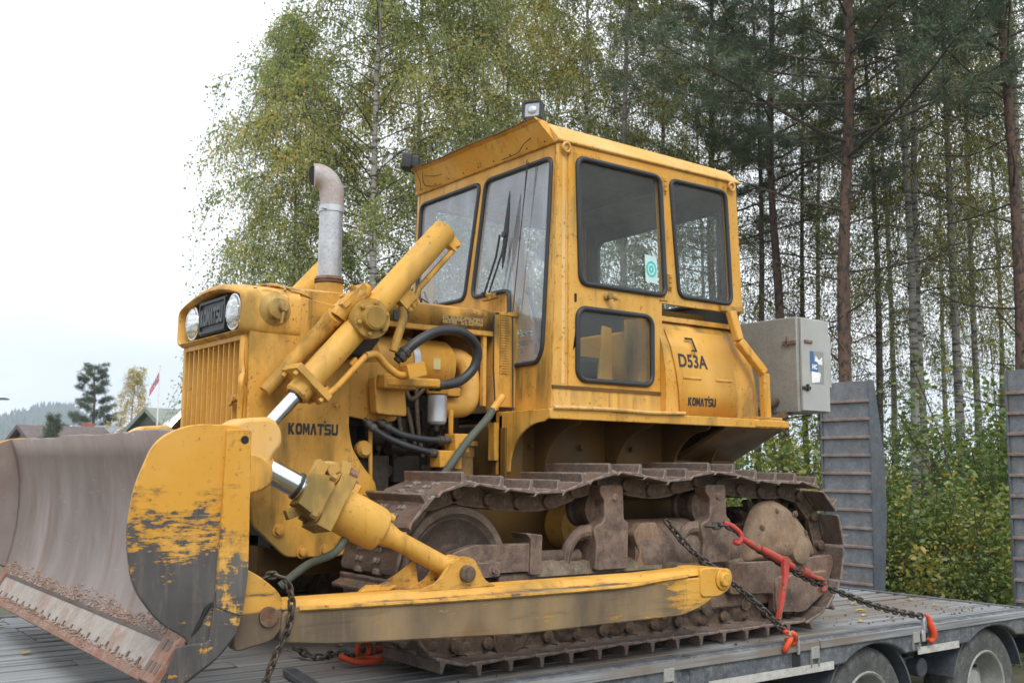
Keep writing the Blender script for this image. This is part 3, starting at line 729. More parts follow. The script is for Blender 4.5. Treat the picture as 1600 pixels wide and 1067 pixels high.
for sgn in (1, -1):
    par = dz
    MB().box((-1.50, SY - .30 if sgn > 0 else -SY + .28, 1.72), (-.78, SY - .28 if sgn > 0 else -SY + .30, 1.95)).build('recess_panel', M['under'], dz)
    w = MB().sheet(wall, [hole, s_win], .03, MXZl(SY)).build('cab_side', M['yellow'], dz, .003)
    window(w, s_win, MXZl(SY + .015), .003, M['side_glass'])
    MB().tube([(-.812, SY + .024, 1.96), (-.812, SY + .024, 2.70)], .006, 6).build('door_gap_trim', M['yellow'], w)
    MB().box((-.80, SY - .28, 1.83), (-1.525, SY - .015, 1.86)).build('recess_top', M['yellow'], w)
    d = MB().sheet(door, [d_up, d_lo], .032, MXZl(SY + .008)).build('cab_door', M['yellow'], dz, .004)
    g1 = window(d, d_up, MXZl(SY + .024), .004, M['side_glass'], seal=.016)
    window(d, d_lo, MXZl(SY + .024), .004, M['side_glass'], seal=.016)
    for x, z in ((-.820, 2.645), (-.858, 2.055)):
        hg = MB()
        for k in range(3): hg.lathe([(0, .011), (.026, .011)], (x, SY + .030, z + k * .03 - .03), (0, 0, 1), 8)
        hg.box((x - .02, SY + .015, z - .04), (x + .015, SY + .026, z + .06))
        hg.build('hinge', M['yellow'], d, .002)
    MB().lathe([(0, .022), (.012, .022), (.02, .012), (.035, .012), (.036, .02), (.045, .02)], (-.345, SY + .024, 1.918), (0, 1, 0), 14).bar((-.345, SY + .062, 1.918), (-.395, SY + .066, 1.905), .016, .014).build('door_handle', M['mossy_cast'], d, .002)
    MB().sheet(rrect(.108, 1.865, .124, 1.915, .007), [], .004, MXZl(SY + .0245)).build('lock_slot', M['dark'], d)
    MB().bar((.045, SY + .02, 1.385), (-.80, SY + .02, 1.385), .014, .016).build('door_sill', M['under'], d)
    if sgn > 0:
        stk = MB().sheet([(.655, 2.045), (.752, 2.035), (.745, 2.20), (.648, 2.205)], [], .002, MXZl(SY + .0285)).build('door_sticker', plain('pale_green_sticker', (.50, .68, .66), .5), d)
        rg = MB().sheet([(.700 + .043*math.cos(R(a)), 2.122 + .048*math.sin(R(a))) for a in range(0, 360, 15)], [[(.700 + .031*math.cos(R(a)), 2.122 + .036*math.sin(R(a))) for a in range(0, 360, 15)]], .002, MXZl(SY + .0302))
        rg.sheet([(.700 + .020*math.cos(R(a)), 2.122 + .023*math.sin(R(a))) for a in range(0, 360, 20)], [[(.700 + .008*math.cos(R(a)), 2.122 + .010*math.sin(R(a))) for a in range(0, 360, 20)]], .002, MXZl(SY + .0302))
        rg.build('sticker_ring', plain('teal_print', (.03, .52, .47), .5), stk)
        ey = MB()
        for x, z in ((-.04, 2.738), (-1.415, 2.745)):
            ey.tube([(x + .026 * math.cos(a), SY + .035, z + .026 * math.sin(a)) for a in np.linspace(0, 2 * math.pi, 14, endpoint=False)], .009, 8, True)
            ey.cyl((x, SY + .012, z), (x, SY + .03, z), .012)
        ey.build('lifting_eye', M['yellow_fade'], w, smooth=60)
        MB().bar((-1.30, SY + .025, 1.945), (-1.50, SY + .03, 1.955), .03, .035).cyl((-1.42, SY + .03, 1.94), (-1.42, SY + .055, 1.94), .016).build('catch', M['mossy_cast'], w, .004)
    else:
        for o in (w, d): o.scale = (1, -1, 1)
# rear wall with its window, floor, ceiling, roof
rw = rrect(-.60, 2.02, .60, 2.62, .06)
MB().sheet([(-.735, 1.262), (.735, 1.262), (.735, 2.77), (-.735, 2.77)], [rw], .03, Matrix.Translation((-.008, 0, 0)) @ MYZ(-1.49)).build('rear_wall', M['cab_in'], dz, .003)
rwin = window(dz, rw, MYZ(-1.49), .012, M['side_glass'], 'rear_window')
MB().box((-1.47, -.72, 1.262), (.02, .72, 1.285)).build('cab_floor', M['dark'], dz)
# lining (inner faces are grey)
ln = MB().box((-1.47, -.715, 2.735), (-.02, .715, 2.755))
ln.box((-.45, -.715, 2.68), (-.40, .715, 2.735)).box((-1.0, -.715, 2.68), (-.95, .715, 2.735))
ln.build('headlining', M['cab_in'], dz)
rf = MB()
b0 = [(.0, .748), (-1.505, .748), (-1.505, -.748), (.0, -.748)]
rf.v = []
ring0 = [(.012, .752, 2.766), (-1.505, .752, 2.772), (-1.505, -.752, 2.772), (.012, -.752, 2.766)]
ring0b = [(.012, .772, 2.772), (-1.51, .772, 2.776), (-1.51, -.772, 2.776), (.012, -.772, 2.772)]
ring0c = [(.012, .772, 2.786), (-1.51, .772, 2.79), (-1.51, -.772, 2.79), (.012, -.772, 2.786)]
ring1 = [(.020, .672, 2.896), (-1.47, .690, 2.872), (-1.47, -.690, 2.872), (.020, -.672, 2.896)]
rf.v = ring0 + ring0b + ring0c + ring1
rf.f = [(3, 2, 1, 0)] + [(4*j + i, 4*j + (i + 1) % 4, 4*(j+1) + (i + 1) % 4, 4*(j+1) + i) for j in range(3) for i in range(4)]
rf.add([ring1[0], ring1[1], ring1[2], ring1[3], (-.72, .0, 2.915)], [(0, 1, 4), (1, 2, 4), (2, 3, 4), (3, 0, 4)])
roof = rf.build('cab_roof', M['yellow_fade'], dz, .006)
# visor: flared board along the front, dented along its upper edge
vs = MB(); N = 24; lo = []; hi = []; tp = []
for k in range(N + 1):
    y = -.74 + 1.48 * k / N
    yy = y * .672 / .74
    dent = .001 * math.sin(k * 1.7) + .003 * math.sin(k * .55 + 1)
    vs.v += [(.016, y, 2.768), (.055, y * .95, 2.838), (.082 + dent * .5, yy, 2.892 + dent * .5), (.110 + dent, yy, 2.905 + dent * .6), (.105 + dent, yy, 2.911 + dent * .6), (.018, yy, 2.902)]
for k in range(N):
    for j in range(5): vs.f.append((6*k+j, 6*k+j+1, 6*(k+1)+j+1, 6*(k+1)+j))
vs.f += [(5, 4, 3, 2, 1, 0), tuple(6*N + j for j in range(6))]
visor = vs.build('roof_visor', M['yellow'], roof, smooth=25)
MB().tube([(.111 + .001*math.sin(k*1.7) + .003*math.sin(k*.55+1), (-.74 + 1.48*k/N)*.672/.74, 2.908 + .0006*math.sin(k*1.7) + .0018*math.sin(k*.55+1)) for k in range(N + 1)], .0045, 5).build('visor_edge', rusty('dark_rusty_edge', a=(.05, .032, .02), b=(.10, .06, .03)), roof)
rv = MB()
for k in range(9): rv.lathe([(0, .006), (.004, .004)], (.026, -.66 + k * .165, 2.788), (1, 0, -.4), 8)
rv.tube(bez([(.085, -.56, 2.875), (.07, -.585, 2.84), (.04, -.60, 2.80), (.03, -.50, 2.775), (.028, -.42, 2.772)], 14), .0022, 5)
rv.tube(bez([(.07, -.56, 2.85), (.055, -.45, 2.83), (.04, -.32, 2.825)], 10), .0018, 5)
rv.tube(bez([(.05, .56, 2.83), (.06, .50, 2.80), (.04, .42, 2.775), (.03, .25, 2.775)], 12), .0024, 5)
rv.tube(bez([(.105, -.63, 2.90), (.10, -.60, 2.86), (.07, -.61, 2.81), (.045, -.655, 2.775)], 12), .0024, 5)
rv.build('loose_cable', M['text'], roof)
for y, tx, ty in ((-.715, -42, -12), (.60, 34, 10)):
    lampM = Matrix.Translation((.10 if y < 0 else .06, y, 2.972)) @ Matrix.Rotation(R(tx), 4, 'Z') @ Matrix.Rotation(R(-6), 4, 'Y')
    bx = MB().sheet(rrect(-.058, -.056, .058, .056, .016), [], .05, lampM @ MYZ(.0))
    bx.sheet(rrect(-.044, -.044, .044, .044, .014), [], .05, lampM @ MYZ(-.045))
    wl_ = bx.build('work_light', M['black'], dz, .006)
    MB().sheet(rrect(-.045, -.044, .045, .044, .012), [], .006, lampM @ MYZ(.0255)).build('lens', M['lamp_glass'], wl_, .002)
    MB().sheet(rrect(-.058, -.056, .058, .056, .016), [rrect(-.045, -.043, .045, .043, .012)], .014, lampM @ MYZ(.030)).build('lamp_rim', M['black'], wl_, .002)
    MB().lathe([(0, .028), (.006, .022), (.010, .012)], lampM @ Vector((.030, 0, 0)), lampM.to_3x3() @ Vector((1, 0, 0)), 14).build('bulb', M['white_metal'], wl_)
    MB().tube([(.09 if y < 0 else .055, y, 2.925), (.06, y * .96, 2.885)], .010, 8).build('bracket', M['black'], wl_)
# wipers and wires on the windscreen
wp = MB().tube([(.085, .205, 1.955), (.055, .30, 2.20), (.052, .325, 2.30)], .006, 6)
wp.tube([(.052, .300, 2.10), (.050, .312, 2.20), (.047, .326, 2.32), (.044, .340, 2.44), (.041, .352, 2.56)], [.003, .013, .016, .012, .003], 8)
wp.lathe([(0, .018), (.02, .018)], (.05, .325, 2.30), (1, 0, 0), 10)
wp.build('wiper', M['rubber'], dz)
wp = MB().tube([(.09, .16, 1.945), (.06, .245, 2.18), (.055, .275, 2.31)], .007, 6).lathe([(0, .018), (.02, .022)], (.085, .165, 1.955), (0, .2, 1), 8)
wp.build('wiper', M['rubber'], dz)
wb = MB().lathe([(0, .016), (.03, .02), (.04, .01)], (.07, .20, 1.935), (.3, 0, 1), 10).bar((.07, .14, 1.93), (.07, .27, 1.935), .03, .012).lathe([(0, .014), (.03, .018)], (.075, .255, 1.93), (.3, 0, 1), 10)
wb.build('wiper_base', M['mossy_cast'], dz, .003)
MB().tube(bez([(.03, .50, 2.72), (.035, .49, 2.55), (.045, .45, 2.2), (.055, .42, 1.9), (.06, .40, 1.75)], 14), .003, 5).tube([(.032, .515, 2.70), (.038, .475, 2.42)], .003, 5).build('antenna_wire', M['text'], dz)
wl2 = MB().tube([(.045, -.62, 1.97), (.075, -.56, 2.03), (.05, -.42, 1.95)], .006, 6).tube([(.04, -.66, 2.10), (.045, -.6, 2.0)], .008, 6)
wl2.build('wiper', M['rubber'], dz)
# cab corner posts
for sy in (1, -1):
    MB().prism([(.004, .752), (-.05, .761), (-.05, .728), (.004, .728)] if sy > 0 else [(.004, -.752), (-.05, -.761), (-.05, -.728), (.004, -.728)], 'z', 1.40, 2.764).build('corner_post', M['yellow_fade'], cab, .006)
    MB().box((-.80, sy*.749 - .012, 1.262), (.035, sy*.749 + .012, 1.380)).build('lower_panel', M['cab_low'], cab, .003)
# inside: seat, consoles, levers
seat = MB().box((-.98, -.26, 1.50), (-.48, .26, 1.64)).box((-1.06, -.26, 1.60), (-.93, .26, 2.08)).build('operator_seat', M['seat'], dz, .04, seg=3)
cn = MB().prism([(-.20, 1.285), (-.31, 1.285), (-.285, 1.74), (-.245, 1.76)], 'y', .42, .44).prism([(-.50, 1.285), (-.64, 1.285), (-.63, 1.79), (-.56, 1.80)], 'y', .48, .50).box((-.95, -.50, 1.285), (-.45, -.33, 1.66)).tube(bez([(-.36, .45, 1.30), (-.40, .45, 1.55), (-.37, .44, 1.74), (-.40, .43, 1.80)], 12), .014, 8).box((-.06, -.62, 1.285), (.0, .25, 1.85))
cn.build('control_console', M['yellow_clean'], dz, .01)
lvv = MB()
for p, q in (((-.28, .28, 1.6), (-.18, .26, 1.98)), ((-.33, .34, 1.6), (-.25, .36, 1.92)), ((-.2, .0, 1.5), (-.28, .02, 1.95)), ((-.4, .40, 1.7), (-.36, .42, 1.86))):
    lvv.cyl(p, q, .010).lathe([(0, .01), (.015, .022), (.03, .022), (.045, .008)], q, Vector(q) - Vector(p), 12)
lvv.build('control_levers', M['black'], dz)
MB().lathe([(0, .065), (.006, .065)], (-.10, .52, 2.20), (1, .3, 0), 20).build('round_mirror', M['black'], dz)

# ---- fuel tank at the back with its cover, rail post and grey cabinet
tk = MB(); secs = []
prof = [(.45, 1.86), (.62, 1.855), (.69, 1.835), (.738, 1.79), (.780, 1.68), (.806, 1.54), (.813, 1.42), (.805, 1.258)]
xs = [-.775, -1.30, -1.42, -1.52, -1.60, -1.66]
for i, x in enumerate(xs):
    for y, z in prof:
        f = (z - 1.258) / .6
        back = max(0, i - 2)
        xx = x - (1 - f) * (0, 0, .05, .06, .07, .075)[i]
        yy = y - (0, 0, 0.0, .018, .06, .16)[i]
        zz = 1.258 + (z - 1.258) * (1, 1, .995, .98, .95, .90)[i]
        tk.v.append((xx, yy, zz))
n = len(prof)
for i in range(len(xs) - 1):
    for k in range(n - 1): tk.f.append((i*n+k, i*n+k+1, (i+1)*n+k+1, (i+1)*n+k))
e = (len(xs) - 1) * n
tk.f.append(tuple(e + k for k in range(n))); tk.v.append((-.775, .45, 1.258)); tk.f.append(tuple(range(n)) + (len(tk.v) - 1,))
tank = tk.build('fuel_tank', M['yellow_moss'], dz, smooth=45)
MB().box((-1.62, -.80, 1.258), (-.82, .44, 1.80)).build('tank_body', M['tank'], tank, .02)
cv = MB()
pf = [(.748, 1.775), (.789, 1.66), (.812, 1.52), (.819, 1.41), (.811, 1.262)]
for x in (-.825, -1.325):
    for y, z in pf: cv.v.append((x - (.06 * (1.775 - z) / .5), y, z))
for k in range(4): cv.f.append((k, k+1, 5+k+1, 5+k))
cvo = cv.build('tank_cover', M['tank'], tank, smooth=45)
sm = cvo.modifiers.new('solid', 'SOLIDIFY'); sm.thickness = .008; sm.offset = 1
def on_tank(x, z):    # frame on the cover surface: u -> -x, v -> up along the surface
    for (y0, z0), (y1, z1) in zip(pf[1:], pf[:-1]):
        if z0 <= z <= z1: break
    t = (z - z0) / (z1 - z0); up = Vector((.0, y1 - y0, z1 - z0)).normalized(); nn = Vector((-1, 0, 0)).cross(up)
    return Matrix(((-1, 0, 0, x), (0, up.y, nn.y, y0 + (y1 - y0) * t + .010), (0, up.z, nn.z, z), (0, 0, 0, 1)))
MB().text('D53A', .112, .002, on_tank(-1.005, 1.585), .0025, width=.245).build('model_lettering', M['text'], tank)
logo(.070, on_tank(-1.065, 1.345), .002).build('lettering', M['text'], tank)
MB().tube([(-.885, .817, 1.478), (-1.365, .817, 1.478)], .003, 5).build('cover_seam', M['under'], tank)
hg = MB().tube([(-.905, .820, 1.485), (-1.06, .820, 1.485)], .009, 8).tube([(-1.19, .820, 1.485), (-1.335, .820, 1.485)], .009, 8)
hg.build('cover_hinge', M['yellow_moss'], tank)
sl = MB().sheet([(.955, 1.735), (1.02, 1.735), (1.035, 1.645), (.985, 1.645), (.985, 1.655), (1.02, 1.655), (1.01, 1.722), (.955, 1.722)], [], .003, Matrix.Translation((0, .016, 0)) @ on_tank(0, 1.69) @ Matrix.Translation((0, -1.69, 0)))
sl.build('cover_cutout', M['dark'], tank)
bb = MB()
for x, z in ((-.90, 1.445), (-.895, 1.285), (-1.37, 1.42), (-1.385, 1.29), (-.88, 1.52), (-1.34, 1.50)): bb.bolt((x, .806, z), (0, 1, 0), .008, .008)
bb.build('cover_bolts', M['mossy_cast'], tank)
# rail post
rp = [(-1.36, .80, 1.93), (-1.385, .84, 1.74), (-1.565, .885, 1.545), (-1.575, .885, 1.262)]
po = MB()
for k in range(3): po.bar(rp[k], rp[k+1], .058, .05, (0, 1, 0))
post = po.build('rail_post', M['yellow'], dz, .010)
MB().box((-1.66, .80, 1.252), (-1.42, .945, 1.268)).build('base_plate', M['yellow_moss'], post, .003)
cbm = MB().box((-2.31, -.15, 1.325), (-2.00, .80, 1.958)).build('storage_cabinet', M['cab_grey'], dz, .006)
sd = MB().box((-2.315, .803, 1.335), (-2.025, .822, 1.950)).box((-2.345, .803, 1.50), (-2.318, .816, 1.85))
cdoor = sd.build('cabinet_door', plain('cabinet_door_grey', (.36, .365, .345), .45, var=.10), cbm, .004)
MB().box((-2.05, .822, 1.785), (-2.13, .832, 1.805)).box((-1.985, .69, 1.775), (-1.999, .80, 1.80)).box((-1.985, .72, 1.765), (-1.999, .735, 1.83)).build('hinge_strap', rusty('rusty_hinge', a=(.16, .09, .06), b=(.22, .13, .09)), cbm, .002)
MB().box((-2.02, .822, 1.475), (-2.10, .834, 1.495)).box((-2.06, .822, 1.465), (-2.075, .84, 1.51)).build('door_latch', M['chain'], cbm, .002)
st1 = MB().sheet([(2.115, 1.52), (2.25, 1.52), (2.25, 1.735), (2.115, 1.735)], [], .002, MXZl(.8235)).build('sticker_ghost', plain('old_sticker_shadow', (.25, .26, .25), .55), cdoor)
MB().sheet([(2.117, 1.52), (2.20, 1.53), (2.215, 1.585), (2.165, 1.61), (2.16, 1.64), (2.117, 1.64)], [], .002, MXZl(.8255)).sheet([(2.150, 1.655), (2.235, 1.645), (2.232, 1.70), (2.20, 1.675), (2.165, 1.705)], [], .002, MXZl(.8255)).build('torn_white_sticker', plain('sticker_white', (.80, .80, .80), .5), cdoor)
MB().sheet([(2.110, 1.60), (2.185, 1.595), (2.185, 1.66), (2.145, 1.67), (2.14, 1.73), (2.110, 1.735)], [], .002, MXZl(.8270)).build('blue_sticker', plain('sticker_blue', (.03, .13, .32), .5), cdoor)
MB().text('HC', .042, .002, MXZl(.8285) @ Matrix.Translation((2.148, 1.628, 0)), .002, sx=.85).build('sticker_print', plain('print_white', (.75, .78, .80), .5), cdoor)
for cb in (MB().cyl((-2.0, .62, 1.40), (-1.60, .62, 1.30), .03), MB().cyl((-2.0, .0, 1.40), (-1.55, .0, 1.35), .03), MB().bar((-2.02, .45, 1.34), (-1.6, .45, 1.22), .05, .05), MB().bar((-2.05, .70, 1.34), (-1.70, .62, 1.18), .04, .04)):
    cb.build('cabinet_mount', M['track'], cbm)

# ---- tracks
I, S, RP = (.845, .465), (-1.50, .470), .348
top = [(.845, .813), (.70, .795), (.50, .776), (.30, .780), (.10, .835), (-.06, .866), (-.22, .852), (-.42, .828), (-.58, .845), (-.74, .872), (-.90, .864), (-1.08, .836), (-1.28, .820), (-1.50, .818)]
path = [(I[0] + RP * math.cos(R(a)), I[1] + RP * math.sin(R(a))) for a in range(-90, 90, 6)]
path += [(p.x, p.y) for p in bez([(a, b, 0) for a, b in top], 60)]
path += [(S[0] + RP * math.cos(R(a)), S[1] + RP * math.sin(R(a))) for a in range(96, 271, 6)]
path += [(S[0] + (I[0] - S[0]) * k / 30, .117 + .005 * (1 - k / 30)) for k in range(1, 30)]
PP = np.array(path + path[:1]); seg = np.hypot(*np.diff(PP, axis=0).T); cum = np.concatenate([[0], np.cumsum(seg)]); per = cum[-1]
NS = round(per / .18)
def at_path(s):
    s %= per
    return Vector((np.interp(s, cum, PP[:, 0]), np.interp(s, cum, PP[:, 1])))
# one shoe: x along the chain, y across, z outward
shm = MB()
prof = [(-.098, .048), (-.092, .060), (-.070, .062), (-.063, .110), (-.047, .112), (-.040, .064), (.075, .060), (.094, .050), (.100, .036), (.092, .036), (.072, .048), (-.09, .045)]
shm.prism(prof, 'y', -.255, .255)
for y in (-.10, -.065, .065, .10):
    for x in (-.005, .045): shm.lathe([(0, .016), (.012, .015), (.013, .006)], (x, y, .061), (0, 0, 1), 6)
for y in (-.085, .085): shm.box((.080, y - .022, .036), (.104, y + .022, .066))
shoe0 = None
lkm = MB()
for y in (-.085, .085):
    lkm.prism(rpoly([(-.115, -.035), (-.06, -.045), (.06, -.045), (.115, -.035), (.115, .03), (.06, .042), (-.06, .042), (-.115, .03)], .02, 3), 'y', y - .016, y + .016)
    s1 = 1 if y > 0 else -1
    for x in (-.09,): lkm.lathe([(0, .031), (.026, .031), (.03, .026), (.031, .014), (.034, .012)], (x, y + s1 * .014, 0), (0, s1, 0), 18)
    for x in (-.02, .035): lkm.box((x - .016, y - .019, -.012), (x + .016, y + .019, .022))
    lkm.box((-.03, y - .02, .038), (.06, y + .035 * s1, .05))
lkm.cyl((-.09, -.1, 0), (-.09, .1, 0), .026, n=14)
link0 = None
tmb = MB()
for k in range(NS):
    p = at_path(k * per / NS)
    tmb.cyl((p.x, .845, p.y), (p.x, 1.035, p.y), .018, n=10)
track = tmb.build('track', M['track'], dz)
rnd = random.Random(5)
for k in range(NS):
    s = (k + .5) * per / NS
    p = at_path(s); t = (at_path(s + .07) - at_path(s - .07)).normalized()
    nrm = Vector((t.y, -t.x))
    a = math.atan2(nrm.x, nrm.y)
    if shoe0 is None:
        shoe0 = so_ = shm.build('track_shoe', M['shoe'], track, .004)
        link0 = lo_ = lkm.build('track_link', M['track'], track, .004)
    else:
        so_ = shoe0.copy(); COL.objects.link(so_); so_.parent = track
        lo_ = link0.copy(); COL.objects.link(lo_); lo_.parent = track
    for o, sx in ((so_, 1), (lo_, 1)):
        o.location = (p.x, .94, p.y); o.rotation_euler = (0, a + (R(rnd.uniform(-1.5, 1.5)) if o is so_ else 0), 0)
mirrored(track, dz)
def undercarriage(parent):
    F = M['frame']
    fr = MB().prism(rpoly([(.62, .44), (-.95, .43), (-1.30, .42), (-1.42, .415), (-1.42, .17), (.50, .17), (.62, .25)], .03, 3), 'y', .80, 1.085)
    fr.box((-1.15, .45, .30), (-1.0, .80, .42))
    frame = fr.build('track_frame', F, parent, .015)
    MB().prism(rpoly([(-.94, .425), (-1.45, .42), (-1.86, .435), (-1.885, .38), (-1.79, .21), (-1.58, .115), (-1.31, .125), (-1.318, .235), (-.94, .25)], .03, 3), 'y', 1.088, 1.135).prism(rpoly([(-1.312, .325), (-1.80, .345), (-1.77, .215), (-1.57, .112), (-1.318, .13)], .03, 3), 'y', 1.13, 1.150).build('rear_guard', F, frame, .010)
    # final drive cover: domed plate
    out = rpoly([(-1.10, .45), (-1.155, .64), (-1.225, .735), (-1.345, .772), (-1.50, .715), (-1.645, .59), (-1.715, .48), (-1.72, .43), (-1.10, .42)], .06, 4)
    dm = MB(); n = len(out); cx_, cz_ = -1.40, .53
    for sc_, y in ((1.0, 1.06), (1.0, 1.105), (.93, 1.128), (.75, 1.150), (.45, 1.163), (.12, 1.168)):
        for x, z in out: dm.v.append((cx_ + (x - cx_) * sc_, y, cz_ + (z - cz_) * sc_))
    for i in range(5):
        for k in range(n): dm.f.append((i*n+k, i*n+(k+1)%n, (i+1)*n+(k+1)%n, (i+1)*n+k))
    dm.f.append(tuple(range(5*n, 6*n)))
    fdc = dm.build('final_drive_cover', M['guard'], frame, smooth=50)
    MB().lathe([(0, .085), (.035, .08), (.045, .05)], (-1.545, 1.125, .475), (0, 1, 0), 24).lathe([(0, .022), (.02, .02)], (-1.50, 1.135, .60), (0, 1, 0), 12).build('cover_boss', M['guard'], fdc, smooth=50)
    for k in range(7):
        a = R(20 + k * 52)
        MB().bolt((-1.40 + .20 * math.cos(a), 1.118 + .022, .56 + .15 * math.sin(a)), (0, 1, 0), .014).build('cover_bolt', M['track'], frame)
    sp = MB(); nt = 23; pts = []
    for k in range(nt):
        for f, r in ((0, .295), (.3, .295), (.5, .352), (.7, .352)):
            a = 2 * math.pi * (k + f) / nt; pts.append((S[0] + r * math.cos(a), S[1] + r * math.sin(a)))
    sp.prism(pts, 'y', .915, .965).lathe([(0, .24), (.16, .22), (.18, .12)], (S[0], .90, S[1]), (0, 1, 0), 32)
    sp.lathe([(0, .26), (-.30, .24)], (S[0], .90, S[1]), (0, 1, 0), 24)
    sp.build('sprocket', M['track'], parent, .004)
    idl = MB().lathe([(-.09, .05), (-.09, .295), (-.03, .305), (-.028, .320), (.028, .320), (.03, .305), (.09, .300), (.105, .292), (.105, .262), (.082, .245), (.062, .215), (.055, .12), (.07, .105), (.072, .075), (.095, .070), (.095, .01)], (I[0], .94, I[1]), (0, 1, 0), 64).build('idler', M['idler'], parent, smooth=30)
    MB().lathe([(.004, .245), (.006, .235), (-.014, .21), (-.022, .12), (-.005, .108), (-.004, .08)], (I[0], 1.022, I[1]), (0, 1, 0), 48, False).build('idler_dish', M['dish'], idl, smooth=40)
    MB().lathe([(0, .052), (.012, .05), (.016, .02)], (I[0], 1.034, I[1]), (0, 1, 0), 24).build('idler_hub', rusty('idler_hub_rust', a=(.12, .06, .045), b=(.18, .09, .06)), idl)
    yk = MB().prism(rpoly([(.93, .50), (.90, .55), (.78, .582), (.66, .578), (.40, .578), (.40, .445), (.64, .445), (.66, .50)], .02, 3), 'y', 1.045, 1.10)
    yk.prism(rpoly([(.49, .63), (.385, .618), (.395, .43), (.46, .43), (.455, .60)], .01, 2), 'y', .98, 1.115)
    yk.prism(rpoly([(.66, .505), (.93, .50), (.90, .43), (.66, .435)], .015, 2), 'y', 1.09, 1.145)
    for x in (.70, .80): yk.bolt((x, 1.145, .465), (0, 1, 0), .018)
    yk.build('idler_yoke', M['frame'], frame, .012)
    MB().cyl((.42, 1.04, .50), (.10, 1.04, .50), .036).build('adjuster_rod', M['track'], frame)
    # recoil housing
    rh = MB().lathe([(0, .14), (.05, .17), (.80, .17), (.84, .12)], (-.28, .93, .50), (-1, 0, 0), 28)
    MB().prism(rpoly([(-.25, .60), (-.30, .655), (-.42, .66), (-.46, .54), (-.40, .43), (-.27, .43), (-.30, .50)], .02, 3), 'y', 1.03, 1.085).build('torn_cover', M['guard'], frame, .012)
    rh.build('recoil_housing', M['frame'], frame, smooth=40)
    for x0 in (-.06, -.845):
        r_ = MB().lathe([(0, .075), (.02, .10), (.05, .10), (.055, .085), (.15, .085), (.155, .10), (.185, .10), (.20, .07)], (x0 - .0, .85, .735), (0, 1, 0), 28).build('carrier_roller', M['track'], parent, smooth=35)
        c = MB().prism(rpoly([(x0 + .08, .858), (x0 - .08, .860), (x0 - .088, .68), (x0 - .12, .665), (x0 - .112, .43), (x0 + .115, .43), (x0 + .10, .55), (x0 + .125, .645), (x0 + .05, .672), (x0 + .045, .78), (x0 + .075, .81)], .025, 3), 'y', 1.035, 1.125)
        c.tube(bez([(x0 + .09, 1.07, .62), (x0 + .17, 1.065, .615), (x0 + .235, 1.06, .55), (x0 + .255, 1.05, .44)], 12), [.036] * 4 + [.030] * 9, 10)
        c.box((x0 - .10, .86, .43), (x0 + .10, 1.04, .56)).lathe([(0, .024), (.012, .02)], (x0 - .02, 1.125, .795), (0, 1, 0), 6)
        c.build('roller_bracket', M['frame'], frame, .016, seg=3)
    for k in range(6):
        x = .50 - k * .325
        MB().lathe([(-.13, .04), (-.125, .085), (-.10, .115), (-.08, .115), (-.07, .095), (.07, .095), (.08, .115), (.10, .115), (.125, .085), (.13, .045), (.15, .04)], (x, .94, .188), (0, 1, 0), 28).build('track_roller', M['track'], parent, smooth=35)
    # dried mud lying on the frame
    md = MB(); rr = random.Random(3); nx, ny = 60, 10
    for i in range(nx + 1):
        x = .40 - 1.55 * i / nx
        for j in range(ny + 1):
            y = .86 + .24 * j / ny
            h = .06 * max(0, math.sin(i * .23 + 1.2)) * (1 - (j / ny) ** 3) + .04 * max(0, math.sin(i * .11 + .5)) + rr.uniform(0, .014)
            if j in (0, ny) or i in (0, nx): h = -.02
            md.v.append((x, y, .435 + h))
    for i in range(nx):
        for j in range(ny): md.f.append((i*(ny+1)+j, i*(ny+1)+j+1, (i+1)*(ny+1)+j+1, (i+1)*(ny+1)+j))
    md.build('dried_mud', M['mud'], frame, smooth=60)
    bg = MB().prism(rpoly([(.66, .26), (.42, .26), (.46, .09), (.54, .06), (.63, .07)], .03, 3), 'y', 1.05, 1.075)
    bg.build('roller_guard', M['track'], frame, .004)
    return frame
M['mud'] = rusty('dried_mud', a=(.11, .08, .055), b=(.20, .155, .11), rust=(.085, .08, .035), dust=(.30, .26, .20), rust_amt=.6, rough=.95, bump=.9)
pre = set(dz.children)
undercarriage(dz)
for o in [c for c in dz.children if c not in pre]: mirrored(o, dz)

# ---- blade
bl = MB(); mp = [(.30, 2.285), (.36, 2.262), (.46, 2.238), (.58, 2.222), (.72, 2.216), (.86, 2.224), (.98, 2.245), (1.078, 2.275)]
ny = 40; rr = random.Random(8)
for j in range(ny + 1):
    y = -1.49 + 2.98 * j / ny
    for k, (z, x) in enumerate(mp):
        w = .004 * math.sin(j * .7 + k) * (k / 7)
        top_w = (.002 * math.sin(j * 1.3) + .004 * math.sin(j * .45)) if k == len(mp) - 1 else 0
        if j == 30 and k == len(mp) - 1: top_w -= .012
        bl.v.append((x + w, y, z + top_w))
n = len(mp)
for j in range(ny):
    for k in range(n - 1): bl.f.append((j*n+k, j*n+k+1, (j+1)*n+k+1, (j+1)*n+k))
blade = bl.build('dozer_blade', M['moldboard'], dz, smooth=60)
so = blade.modifiers.new('solid', 'SOLIDIFY'); so.thickness = .02; so.offset = -1 if False else 1
MB().prism([(2.19, .34), (2.19, .98), (2.10, .94), (2.06, .80), (2.06, .42), (2.12, .33)], 'y', -1.45, 1.45).build('blade_back', M['yellow'], blade, .01)
pout = rpoly([(2.095, 1.088), (2.30, 1.088), (2.42, 1.03), (2.485, .86), (2.502, .70), (2.475, .53), (2.38, .40), (2.262, .33), (2.30, .255), (2.352, .175), (2.30, .165), (2.16, .255), (2.085, .34), (2.065, .54), (2.075, 1.0)], .06, 6)
